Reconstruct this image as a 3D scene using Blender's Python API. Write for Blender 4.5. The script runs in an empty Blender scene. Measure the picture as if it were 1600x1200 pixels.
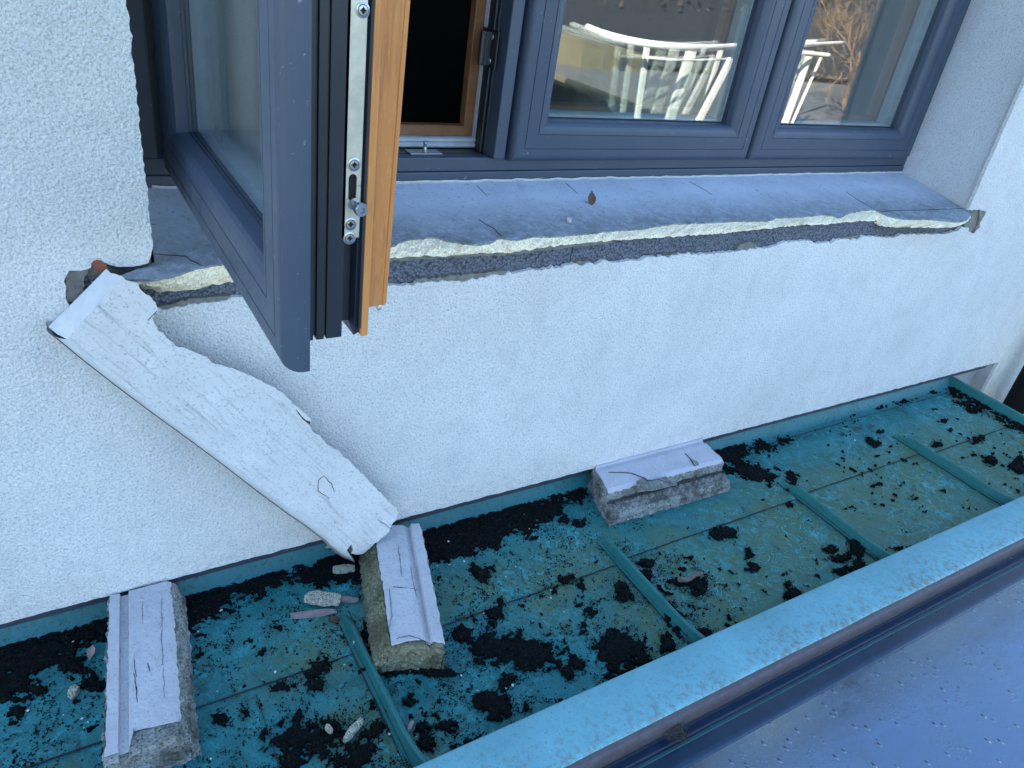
import bpy, bmesh, math, random
import numpy as np
from mathutils import Vector, Matrix, noise as mnoise
from mathutils.geometry import tessellate_polygon

scene = bpy.context.scene
COL = scene.collection
rad = math.radians

# ------------------------------------------------------------------ camera
FPX, CX, CY = 1170.0, 800.0, 600.0
_vx = np.array([2001.0, -360.0, FPX]); _vz = np.array([-331.0, 1995.0, FPX])
_X = _vx / np.linalg.norm(_vx)
_D = _vz / np.linalg.norm(_vz); _D = _D - _X * _D.dot(_X); _D /= np.linalg.norm(_D)
_Z = -_D; _Y = np.cross(_Z, _X)
R = np.stack([_X, _Y, _Z])               # camera (right, down, forward) -> world
CAM = np.array([0.0, -1.0, 0.0])
cd = bpy.data.cameras.new("camera"); cam = bpy.data.objects.new("camera", cd); COL.objects.link(cam)
right, down, fwd = R[:, 0], R[:, 1], R[:, 2]
cam.matrix_world = Matrix(((right[0], -down[0], -fwd[0], CAM[0]), (right[1], -down[1], -fwd[1], CAM[1]),
                           (right[2], -down[2], -fwd[2], CAM[2]), (0, 0, 0, 1)))
cd.sensor_fit = 'HORIZONTAL'; cd.sensor_width = 36.0; cd.lens = 36.0 * FPX / 1600.0
cd.clip_start = 0.02; cd.clip_end = 2000
scene.camera = cam

# ------------------------------------------------------------------ light
SUN_DIR = Vector((-0.62, 0.40, 0.62)).normalized()   # towards the sun: behind the house, so its face is in shade
elev = math.asin(SUN_DIR.z); azim = math.atan2(SUN_DIR.x, SUN_DIR.y)
w = bpy.data.worlds.new("World"); scene.world = w; w.use_nodes = True
wn = w.node_tree.nodes; wl = w.node_tree.links
for n in list(wn): wn.remove(n)
sky = wn.new('ShaderNodeTexSky'); sky.sky_type = 'NISHITA'; sky.sun_disc = False
sky.sun_elevation = elev; sky.sun_rotation = azim
sky.air_density = 1.0; sky.dust_density = 0.3; sky.ozone_density = 2.2
bgn = wn.new('ShaderNodeBackground'); bgn.inputs[1].default_value = 0.09
wo = wn.new('ShaderNodeOutputWorld')
wl.new(sky.outputs[0], bgn.inputs[0]); wl.new(bgn.outputs[0], wo.inputs[0])
sd = bpy.data.lights.new("sun", 'SUN'); sd.energy = 5.0; sd.angle = rad(0.5); sd.color = (1.0, 0.93, 0.82)
so = bpy.data.objects.new("sun", sd); COL.objects.link(so); so.location = (-6, 4, 8)
so.rotation_euler = SUN_DIR.to_track_quat('Z', 'Y').to_euler()
scene.view_settings.view_transform = 'Standard'; scene.view_settings.look = 'None'
scene.view_settings.gamma = 1.0; scene.view_settings.exposure = 2.84
scene.render.engine = 'CYCLES'
scene.cycles.max_bounces = 10; scene.cycles.transparent_max_bounces = 16

# ------------------------------------------------------------------ geometry helpers
def ray(u, v): return R @ np.array([u - CX, v - CY, FPX])
def oy(u, v, y): d = ray(u, v); t = (y - CAM[1]) / d[1]; return CAM + t * d
def oz(u, v, z): d = ray(u, v); t = (z - CAM[2]) / d[2]; return CAM + t * d
def opl(u, v, z0, k):                     # plane z = z0 + k*y
    d = ray(u, v); t = (z0 + k * CAM[1] - CAM[2]) / (d[2] - k * d[1]); return CAM + t * d
def mirror(u, v, y=None, z=None, yg=0.227):   # where a line of sight lands after the window pane
    p = oy(u, v, yg); d = ray(u, v).copy(); d[1] *= -1
    t = (z - p[2]) / d[2] if z is not None else (y - p[1]) / d[1]
    return p + t * d
def nz(p, s, seed=0, oct=4):
    return mnoise.fractal(Vector((p[0] * s + seed * 7.3, p[1] * s + seed * 3.1, (p[2] if len(p) > 2 else 0) * s + seed)), 0.8, 2.1, oct)

def jag(pts, step=0.006, amp=0.003, scale=60, seed=1, closed=False):
    """resample a polyline and roughen it"""
    pts = [np.array(p, float) for p in pts]; out = []
    n = len(pts); rng = range(n if closed else n - 1)
    for i in rng:
        a, b = pts[i], pts[(i + 1) % n]; L = np.linalg.norm(b - a); k = max(1, int(L / step))
        d = (b - a) / max(L, 1e-9); nrm = np.array([-d[1], d[0]])
        for j in range(k):
            q = a + (b - a) * j / k
            out.append(q + nrm * amp * 1.6 * nz(q, scale, seed) if amp else q)
    if not closed: out.append(pts[-1])
    return out

class MB:
    def __init__(s): s.v = []; s.f = []; s.m = []; s.cur = 0
    def add(s, vs, fs):
        o = len(s.v); s.v += [tuple(float(c) for c in p) for p in vs]
        s.f += [tuple(o + i for i in f) for f in fs]; s.m += [s.cur] * len(fs)
    def box(s, x0, x1, y0, y1, z0, z1):
        s.add([(x0, y0, z0), (x1, y0, z0), (x1, y1, z0), (x0, y1, z0), (x0, y0, z1), (x1, y0, z1), (x1, y1, z1), (x0, y1, z1)],
              [(0, 3, 2, 1), (4, 5, 6, 7), (0, 1, 5, 4), (1, 2, 6, 5), (2, 3, 7, 6), (3, 0, 4, 7)])
    def hexa(s, b, t):
        s.add(list(b) + list(t), [(3, 2, 1, 0), (4, 5, 6, 7), (0, 1, 5, 4), (1, 2, 6, 5), (2, 3, 7, 6), (3, 0, 4, 7)])
    def tube(s, path, r, n=8, taper=1.0):
        path = [Vector(p) for p in path]; rings = []; up = Vector((0.13, 0.21, 0.97))
        for i, p in enumerate(path):
            a = path[max(i - 1, 0)]; b = path[min(i + 1, len(path) - 1)]; d = (b - a).normalized()
            e = d.cross(up)
            if e.length < 1e-3: e = d.cross(Vector((1, 0, 0)))
            e.normalize(); g = d.cross(e); rr = r * (1 + (taper - 1) * i / max(1, len(path) - 1))
            rings.append([p + (e * math.cos(2 * math.pi * k / n) + g * math.sin(2 * math.pi * k / n)) * rr for k in range(n)])
        vs = [q for rg in rings for q in rg]; fs = []
        for i in range(len(path) - 1):
            for k in range(n):
                a = i * n + k; b = i * n + (k + 1) % n; fs.append((a, b, b + n, a + n))
        fs.append(tuple(range(n))[::-1]); fs.append(tuple((len(path) - 1) * n + k for k in range(n)))
        s.add(vs, fs)
    def lathe(s, c, axis, prof, n=20):
        """prof: list of (radius, along)"""
        c = Vector(c); ax = Vector(axis).normalized(); e = ax.orthogonal().normalized(); g = ax.cross(e)
        vs = []; fs = []
        for (r, h) in prof:
            for k in range(n):
                t = 2 * math.pi * k / n; vs.append(c + ax * h + (e * math.cos(t) + g * math.sin(t)) * r)
        for i in range(len(prof) - 1):
            for k in range(n):
                a = i * n + k; b = i * n + (k + 1) % n; fs.append((a, b, b + n, a + n))
        fs.append(tuple(range(n))[::-1]); fs.append(tuple((len(prof) - 1) * n + k for k in range(n)))
        s.add(vs, fs)
    def extrude(s, poly, vec):
        """poly: 3D loop, vec: 3D offset to the back"""
        n = len(poly); P = [Vector(p) for p in poly]; V = Vector(vec)
        tris = tessellate_polygon([P])
        vs = P + [p + V for p in P]
        fs = [tuple(t) for t in tris] + [tuple(i + n for i in reversed(t)) for t in tris]
        fs += [(i, i + n, (i + 1) % n + n, (i + 1) % n) for i in range(n)]
        s.add(vs, fs)
    def sheet(s, loops, vec=None):
        """loops[0] outer, others holes; 3D"""
        L = [[Vector(p) for p in lp] for lp in loops]; tris = tessellate_polygon(L)
        P = [p for lp in L for p in lp]; n = len(P)
        if vec is None: s.add(P, [tuple(t) for t in tris]); return
        V = Vector(vec); fs = [tuple(t) for t in tris] + [tuple(i + n for i in reversed(t)) for t in tris]
        o = 0
        for lp in L:
            k = len(lp)
            fs += [(o + i, o + i + n, o + (i + 1) % k + n, o + (i + 1) % k) for i in range(k)]; o += k
        s.add(P + [p + V for p in P], fs)
    def build(s, name, mats, parent=None, smooth=False, bevel=0, recalc=True, label=None):
        base = Vector(parent.get('_base', (0, 0, 0))) if parent else Vector((0, 0, 0))
        if s.off is not None: base = Vector(s.off)
        me = bpy.data.meshes.new(name)
        me.from_pydata([tuple(Vector(p) - base) for p in s.v], [], s.f)
        if not isinstance(mats, (list, tuple)): mats = [mats]
        for m in mats: me.materials.append(m)
        me.polygons.foreach_set('material_index', s.m)
        if recalc or bevel:
            bm = bmesh.new(); bm.from_mesh(me)
            if bevel: bmesh.ops.remove_doubles(bm, verts=bm.verts, dist=1e-5)
            bmesh.ops.recalc_face_normals(bm, faces=bm.faces); bm.to_mesh(me); bm.free()
        if smooth: me.polygons.foreach_set('use_smooth', [True] * len(me.polygons))
        me.update()
        o = bpy.data.objects.new(name, me); COL.objects.link(o)
        if parent is not None: o.parent = parent
        else: o.location = base
        if bevel:
            b = o.modifiers.new('bevel', 'BEVEL'); b.width = bevel; b.segments = 2; b.limit_method = 'ANGLE'; b.angle_limit = rad(40)
        if label: o['label'] = label
        return o
    off = None

BASES = {}
def thing(name, label, cat, loc, group=None):
    o = bpy.data.objects.new(name, None); COL.objects.link(o); o.location = loc
    o.empty_display_size = 0.05
    o['label'] = label; o['category'] = cat
    if group: o['group'] = group
    BASES[o.name] = Vector(loc)
    return o
def part(mb, name, mats, parent, sub_of=None, **k):
    """parent: the thing's Empty; sub_of: an already built part it belongs to"""
    mb.off = tuple(BASES[parent.name])
    o = mb.build(name, mats, None, **k); o.location = (0, 0, 0); o.parent = sub_of if sub_of else parent
    return o
def solo(mb, name, mats, label, cat, loc, group=None, kind=None, **k):
    mb.off = tuple(loc); o = mb.build(name, mats, None, **k)
    if kind: o['kind'] = kind
    if label: o['label'] = label
    if cat: o['category'] = cat
    if group: o['group'] = group
    return o

# ------------------------------------------------------------------ materials
class NT:
    def __init__(s, name):
        s.m = bpy.data.materials.new(name); s.m.use_nodes = True; s.t = s.m.node_tree
        s.n = s.t.nodes; s.l = s.t.links; s.b = s.n['Principled BSDF']; s.out = s.n['Material Output']
        s.co = s.n.new('ShaderNodeTexCoord').outputs['Object']
    def mapping(s, scale, rot=(0, 0, 0), loc=(0, 0, 0)):
        m = s.n.new('ShaderNodeMapping'); s.l.new(s.co, m.inputs[0])
        m.inputs['Scale'].default_value = scale; m.inputs['Rotation'].default_value = rot; m.inputs['Location'].default_value = loc
        return m.outputs[0]
    def noise(s, scale, detail=4, rough=.6, dist=0, vec=None):
        m = s.n.new('ShaderNodeTexNoise'); s.l.new(vec or s.co, m.inputs['Vector'])
        m.inputs['Scale'].default_value = scale; m.inputs['Detail'].default_value = detail
        m.inputs['Roughness'].default_value = rough; m.inputs['Distortion'].default_value = dist
        return m.outputs['Fac']
    def vor(s, scale, feat='F1', vec=None, rnd=1, out='Distance'):
        m = s.n.new('ShaderNodeTexVoronoi'); m.feature = feat; s.l.new(vec or s.co, m.inputs['Vector'])
        m.inputs['Scale'].default_value = scale; m.inputs['Randomness'].default_value = rnd
        return m.outputs[out]
    def ramp(s, fac, stops):
        m = s.n.new('ShaderNodeValToRGB'); s.l.new(fac, m.inputs[0]); e = m.color_ramp.elements
        while len(e) < len(stops): e.new(0.5)
        for i, (p, c) in enumerate(stops):
            e[i].position = p; e[i].color = (c, c, c, 1) if isinstance(c, (int, float)) else (*c, 1)
        return m.outputs[0]
    def mix(s, fac, a, b, mode='MIX'):
        m = s.n.new('ShaderNodeMix'); m.data_type = 'RGBA'; m.blend_type = mode
        for x, i in ((fac, 0), (a, 6), (b, 7)):
            if hasattr(x, 'is_linked'): s.l.new(x, m.inputs[i])
            else: m.inputs[i].default_value = x if isinstance(x, (int, float)) and i == 0 else ((*x, 1) if not isinstance(x, (int, float)) else (x, x, x, 1))
        return m.outputs[2]
    def math(s, op, a, b=0.0, clamp=False):
        m = s.n.new('ShaderNodeMath'); m.operation = op; m.use_clamp = clamp
        for x, i in ((a, 0), (b, 1)):
            if hasattr(x, 'is_linked'): s.l.new(x, m.inputs[i])
            else: m.inputs[i].default_value = x
        return m.outputs[0]
    def sep(s, vec=None):
        m = s.n.new('ShaderNodeSeparateXYZ'); s.l.new(vec or s.co, m.inputs[0]); return m.outputs
    def bump(s, h, strength, dist, prev=None):
        m = s.n.new('ShaderNodeBump'); s.l.new(h, m.inputs['Height'])
        m.inputs['Strength'].default_value = strength; m.inputs['Distance'].default_value = dist
        if prev: s.l.new(prev, m.inputs['Normal'])
        return m.outputs[0]
    def fin(s, col, rough=.6, nrm=None, metal=0, spec=.5, coat=0):
        if hasattr(col, 'is_linked'): s.l.new(col, s.b.inputs['Base Color'])
        else: s.b.inputs['Base Color'].default_value = (*col, 1)
        if hasattr(rough, 'is_linked'): s.l.new(rough, s.b.inputs['Roughness'])
        else: s.b.inputs['Roughness'].default_value = rough
        s.b.inputs['Metallic'].default_value = metal; s.b.inputs['Specular IOR Level'].default_value = spec
        s.b.inputs['Coat Weight'].default_value = coat; s.b.inputs['Coat Roughness'].default_value = .1
        if nrm: s.l.new(nrm, s.b.inputs['Normal'])
        return s.m

def m_stucco(name, base=(.78, .775, .745), grain=1.0):
    t = NT(name)
    g1 = t.noise(310, 3, .65, .6); g2 = t.vor(240, 'SMOOTH_F1'); big = t.noise(3.2, 5, .6); mid = t.noise(14, 5, .65)
    dirt = t.noise(60, 6, .8)
    c = t.mix(t.ramp(big, [(.35, 0), (.72, 1)]), base, tuple(b * k for b, k in zip(base, (.86, .865, .87))))
    c = t.mix(t.ramp(mid, [(.48, 0), (.78, .5)]), c, (.56, .55, .57))
    c = t.mix(t.ramp(g1, [(.34, .70), (.50, 0)]), c, (.36, .37, .39))
    c = t.mix(t.ramp(t.noise(420, 2, .7), [(.30, .8), (.36, 0)]), c, (.16, .16, .16))
    z = t.sep()[2]; dv = t.noise(9, 4, .6, .3, vec=t.mapping((3.2, 3.2, .35)))
    drip = t.math('MULTIPLY', t.ramp(dv, [(.50, 0), (.66, .10)]), t.ramp(t.noise(2.2, 3, .5), [(.40, 0), (.62, 1)]))
    c = t.mix(drip, c, (.38, .37, .34))
    c = t.mix(t.math('MULTIPLY', t.ramp(z, [(.0, 1), (.09, 0)]), t.ramp(t.noise(45, 6, .8), [(.46, 0), (.66, .30)])), c, (.22, .26, .26))
    h = t.math('ADD', g1, t.math('MULTIPLY', g2, .55))
    n = t.bump(mid, .10, .004); n = t.bump(h, 1.0 * grain, .0030, n)
    return t.fin(c, .9, n, spec=.25)

def m_paint(name, base, rough=.35, var=.1, scratch=True, coat=0):
    t = NT(name)
    c = t.mix(t.ramp(t.noise(6, 5, .6), [(.35, 0), (.7, 1)]), base, tuple(b * (1 - var) for b in base))
    if scratch:
        c = t.mix(t.ramp(t.noise(70, 3, .7, 1.5), [(.67, 0), (.73, .5)]), c, (.32, .36, .42))
        c = t.mix(t.ramp(t.noise(260, 2, .6), [(.74, 0), (.78, .6)]), c, (.3, .33, .37))
        vm = t.mapping((3, 3, 60), (0, .2, 0)); c = t.mix(t.ramp(t.noise(20, 3, .6, vec=vm), [(.70, 0), (.78, .25)]), c, (.25, .28, .34))
    r = t.ramp(t.noise(18, 4, .6), [(.3, rough * .85), (.7, rough * 1.25)])
    n = t.bump(t.noise(9, 2, .5), .1, .002); n = t.bump(t.noise(700, 2, .5), .06, .0004, n)
    return t.fin(c, r, n, coat=coat)

def m_plain(name, base, rough=.6, var=.25, scale=40, bump=.3, bs=160, bd=.0012, metal=0, spec=.5, spots=None):
    t = NT(name)
    c = t.mix(t.ramp(t.noise(scale, 5, .65), [(.35, 0), (.68, 1)]), base, tuple(b * (1 - var) for b in base))
    if spots: c = t.mix(t.ramp(t.noise(spots[0], 3, .7), [(spots[1], 0), (spots[1] + .06, 1)]), c, spots[2])
    n = t.bump(t.noise(bs, 4, .65), bump, bd) if bump else None
    return t.fin(c, rough, n, metal=metal, spec=spec)

def m_wood(name):
    t = NT(name)
    v = t.mapping((1, 1, .06), (0, .02, 0))
    g = t.noise(70, 5, .6, 1.2, vec=v); rings = t.noise(26, 2, .5, 2.5, vec=v)
    c = t.mix(t.ramp(g, [(.3, 0), (.72, 1)]), (.58, .235, .06), (.47, .17, .04))
    c = t.mix(t.ramp(rings, [(.475, 0), (.50, .55), (.53, 0)]), c, (.34, .125, .04))
    c = t.mix(t.ramp(t.noise(600, 2, .6, vec=t.mapping((1, 1, .12))), [(.62, 0), (.7, .35)]), c, (.66, .40, .18))
    n = t.bump(g, .12, .0006)
    return t.fin(c, .42, n, coat=.25)

def m_core(name, base=(.70, .66, .52), dark=(.30, .27, .19), cut=.46, grain=420, lo=.62, pit=.9):
    """broken cement core with light and dark grains"""
    t = NT(name)
    v = t.vor(grain, 'F1', out='Color'); sx = t.sep(v)
    c = t.mix(t.ramp(sx[0], [(.25, 0), (.9, 1)]), base, tuple(b * lo for b in base))
    c = t.mix(t.ramp(t.noise(22, 5, .7), [(cut, 0), (cut + .2, 1)]), c, dark)
    c = t.mix(t.ramp(t.noise(grain * .9, 2, .6), [(.36, pit), (.43, 0)]), c, (.05, .05, .045))
    n = t.bump(t.vor(grain * .8, 'SMOOTH_F1'), .7, .002); n = t.bump(t.noise(60, 5, .7), .6, .006, n)
    return t.fin(c, .92, n, spec=.2)

def m_eps(name):
    t = NT(name)
    v = t.vor(230, 'F1', out='Color'); sx = t.sep(v)
    d = t.vor(230, 'F1')
    c = t.mix(sx[0], (.095, .105, .135), (.165, .18, .215))
    c = t.mix(t.ramp(d, [(.42, 0), (.75, 1)]), c, (.04, .045, .06))
    c = t.mix(t.ramp(t.noise(420, 2, .6), [(.70, 0), (.74, .6)]), c, (.4, .4, .42))
    n = t.bump(d, .9, -.0025); n = t.bump(t.noise(40, 4, .6), .5, .004, n)
    return t.fin(c, .75, n)

def m_sillpaint(name, grime_dir=True, base=(.50, .57, .66), lines_rot=0.0):
    t = NT(name)
    n1 = t.noise(8, 6, .7); n2 = t.noise(160, 4, .75)
    v = t.mapping((3, 40, 10), (0, 0, lines_rot))
    st = t.noise(10, 4, .7, .4, vec=v)
    c = t.mix(t.ramp(n1, [(.35, 0), (.75, 1)]), base, tuple(b * .8 for b in base))
    if grime_dir:
        y = t.sep()[1]; near = t.ramp(t.math('ADD', y, t.math('MULTIPLY', t.noise(7, 4, .6), .09)), [(.075, 1), (.19, 0)])
        mot = t.ramp(t.noise(55, 6, .8, .4), [(.34, .45), (.56, 1)])
        c = t.mix(t.math('MULTIPLY', t.math('MULTIPLY', near, mot), .88), c, (.17, .19, .20))
        c = t.mix(t.math('MULTIPLY', near, t.ramp(t.noise(14, 4, .7), [(.50, 0), (.66, .55)])), c, (.10, .125, .09))
        c = t.mix(t.ramp(t.noise(30, 6, .8, .6), [(.56, 0), (.68, .35)]), c, (.22, .24, .26))
    c = t.mix(t.ramp(st, [(.60, 0), (.72, .35)]), c, (.25, .26, .27))
    c = t.mix(t.ramp(n2, [(.34, .8), (.40, 0)]), c, (.12, .12, .12))
    n = t.bump(n2, .25, .0012); n = t.bump(st, .15, .001, n)
    return t.fin(c, .75, n, spec=.3)

def m_flake(name, base=(.66, .68, .72), stain=.5, axis_rot=(0, 0, 0), sy=(2.2, 30, 30)):
    """old white paint with soot in pores and fine drying cracks along the length"""
    t = NT(name)
    c = t.mix(t.ramp(t.noise(10, 5, .7), [(.4, 0), (.75, 1)]), base, tuple(b * .82 for b in base))
    m = t.mapping((1, 1, 1), axis_rot)
    mm = t.n.new('ShaderNodeMapping'); t.l.new(m, mm.inputs[0]); mm.inputs['Scale'].default_value = sy
    st = t.noise(4.5, 6, .75, .5, vec=mm.outputs[0])
    zone = t.ramp(t.noise(9, 4, .6), [(.40, 0), (.60, 1)])
    c = t.mix(t.math('MULTIPLY', t.ramp(st, [(.51, 0), (.66, stain)]), zone), c, (.34, .34, .34))
    c = t.mix(t.ramp(t.noise(260, 4, .75), [(.37, .60), (.43, 0)]), c, (.20, .20, .21))
    cr = t.ramp(st, [(.437, 0), (.44, .45), (.443, 0)])
    c = t.mix(t.math('MULTIPLY', cr, zone), c, (.08, .08, .08))
    n = t.bump(t.noise(240, 4, .7), .3, .0012); n = t.bump(st, .25, .0015, n)
    return t.fin(c, .78, n, spec=.3)

def m_roof(name, bright=0.0):
    t = NT(name)
    base = (.014, .185, .200); deep = (.008, .095, .092); olive = (.070, .130, .055); pale = (.030, .36, .42)
    big = t.noise(3.4, 6, .62, .6); mid = t.noise(16, 7, .72, .8); fine = t.noise(95, 5, .78, .5)
    xs = t.sep()
    c = t.mix(t.ramp(mid, [(.38, 0), (.66, 1)]), base, deep)
    far = t.math('ADD', t.math('ADD', t.math('MULTIPLY', xs[0], .16), .05), big)     # more algae film away from the left end
    om = t.math('MULTIPLY', t.ramp(far, [(.40, 0), (.56, .95)]), t.ramp(t.noise(30, 6, .75, .5), [(.36, 1), (.70, .30)]))
    wall_clear = t.ramp(t.math('ADD', xs[1], t.math('MULTIPLY', mid, .12)), [(.09, 1), (.20, .12)])
    om = t.math('MULTIPLY', om, wall_clear)
    c = t.mix(om, c, olive)
    c = t.mix(t.ramp(fine, [(.56, 0), (.70, .5)]), c, pale)
    c = t.mix(t.math('MULTIPLY', t.ramp(t.noise(40, 7, .82, .9), [(.50, 0), (.62, .75)]), t.ramp(t.noise(7, 5, .65), [(.42, 0), (.60, 1)])), c, pale)
    # crawling tracks grazed through the film
    tr = t.noise(13, 2, .45, 2.2); line = t.ramp(tr, [(.480, 0), (.494, .8), (.508, 0)])
    zone = t.ramp(t.math('ADD', t.noise(4.1, 3, .5), t.math('MULTIPLY', xs[0], .07)), [(.52, 0), (.60, 1)])
    c = t.mix(t.math('MULTIPLY', line, zone), c, (.10, .42, .42))
    c = t.mix(t.ramp(t.noise(330, 3, .7), [(.36, .85), (.42, 0)]), c, (.012, .024, .026))
    c = t.mix(t.ramp(t.noise(46, 7, .85, .7), [(.575, 0), (.63, .92)]), c, (.012, .02, .024))
    r = t.ramp(mid, [(.3, .42), (.7, .65)])
    n = t.bump(big, .3, .01); n = t.bump(fine, .25, .001, n)
    return t.fin(c, r, n, spec=.4)

def m_teal(name, base=(.05, .27, .36), speck=.5, rust=False):
    t = NT(name)
    c = t.mix(t.ramp(t.noise(7, 6, .7), [(.35, 0), (.7, 1)]), base, tuple(b * .78 for b in base))
    c = t.mix(t.ramp(t.noise(120, 5, .8), [(.55, 0), (.64, speck)]), c, (.02, .035, .04))
    c = t.mix(t.ramp(t.noise(22, 6, .8, .5), [(.56, 0), (.66, speck * .6)]), c, tuple(b * .45 for b in base))
    if rust:
        xs = t.sep()
        e = t.ramp(t.math('ADD', t.math('MULTIPLY', xs[1], -1), t.math('MULTIPLY', t.noise(3.5, 5, .7), .10)), [(.29, 0), (.40, 1)])
        k = t.math('MULTIPLY', t.math('ADD', t.math('MULTIPLY', e, .36), t.math('MULTIPLY', t.noise(6, 6, .75), .46)), t.ramp(t.noise(85, 5, .8), [(.40, 0), (.58, 1)]))
        c = t.mix(t.ramp(k, [(.24, 0), (.55, .75)]), c, (.17, .15, .10))
        c = t.mix(t.ramp(t.noise(240, 3, .7), [(.34, .6), (.40, 0)]), c, (.10, .17, .17))
    n = t.bump(t.noise(260, 4, .7), .2, .0008); n = t.bump(t.noise(4, 2, .5), .15, .006, n)
    return t.fin(c, .5, n, spec=.4)

def m_glass(name, tint=(.93, .96, .95), f0=.06, dirt=0.0):
    t = NT(name); t.n.remove(t.b)
    tr = t.n.new('ShaderNodeBsdfTransparent'); tr.inputs[0].default_value = (*tint, 1)
    gl = t.n.new('ShaderNodeBsdfGlossy'); gl.inputs['Roughness'].default_value = .0; gl.inputs[0].default_value = (1, 1, 1, 1)
    lw = t.n.new('ShaderNodeLayerWeight'); lw.inputs[0].default_value = .5
    p = t.math('POWER', lw.outputs['Facing'], 5); f = t.math('ADD', t.math('MULTIPLY', p, 1 - f0), f0)
    mx = t.n.new('ShaderNodeMixShader'); t.l.new(f, mx.inputs[0]); t.l.new(tr.outputs[0], mx.inputs[1]); t.l.new(gl.outputs[0], mx.inputs[2])
    res = mx.outputs[0]
    if dirt:
        d = t.n.new('ShaderNodeBsdfDiffuse'); d.inputs[0].default_value = (.5, .52, .55, 1)
        m2 = t.n.new('ShaderNodeMixShader')
        k = t.math('MULTIPLY', t.ramp(t.noise(60, 4, .8), [(.52, .1), (.8, 1)]), dirt)
        t.l.new(k, m2.inputs[0]); t.l.new(res, m2.inputs[1]); t.l.new(d.outputs[0], m2.inputs[2]); res = m2.outputs[0]
    t.l.new(res, t.out.inputs[0]); return t.m

def m_canopy(name):
    t = NT(name)
    v = t.mapping((1, .42, 1), (0, 0, .55))
    d = t.vor(95, 'F1', vec=v); pick = t.sep(t.vor(95, 'F1', vec=v, out='Color'))[0]
    drop = t.math('MULTIPLY', t.ramp(d, [(.10, 1), (.24, 0)]), t.ramp(pick, [(.62, 0), (.66, 1)]))
    d2 = t.vor(210, 'F1', vec=v); drop2 = t.math('MULTIPLY', t.ramp(d2, [(.08, 1), (.2, 0)]), t.ramp(t.noise(8, 4, .7), [(.45, 0), (.6, 1)])); drop = t.math('MAXIMUM', drop, t.math('MULTIPLY', drop2, .6))
    sp = t.noise(130, 5, .85, vec=v)
    c = t.mix(t.ramp(sp, [(.33, .8), (.40, 0)]), (.19, .25, .31), (.05, .08, .11))
    c = t.mix(t.ramp(t.noise(2.5, 5, .6), [(.42, 0), (.75, .45)]), c, (.15, .20, .31))
    c = t.mix(t.math('MULTIPLY', drop, .35), c, (.04, .06, .10))
    c = t.mix(t.ramp(t.noise(9, 6, .75, .6), [(.58, 0), (.75, .4)]), c, (.20, .22, .16))
    wv = t.noise(14, 5, .75, vec=t.mapping((.5, 3.0, 1), (0, 0, 1.25))); c = t.mix(t.ramp(wv, [(.5, 0), (.7, .3)]), c, (.19, .27, .36))
    r = t.ramp(t.math('ADD', t.math('MULTIPLY', wv, .5), t.math('MULTIPLY', t.noise(14, 6, .75), .5)), [(.35, .05), (.65, .30)])
    n = t.bump(drop, .9, .0016); n = t.bump(sp, .12, .0006, n); n = t.bump(t.noise(4, 2, .5), .04, .004, n)
    return t.fin(c, r, n, metal=.85, spec=.6)

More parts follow.
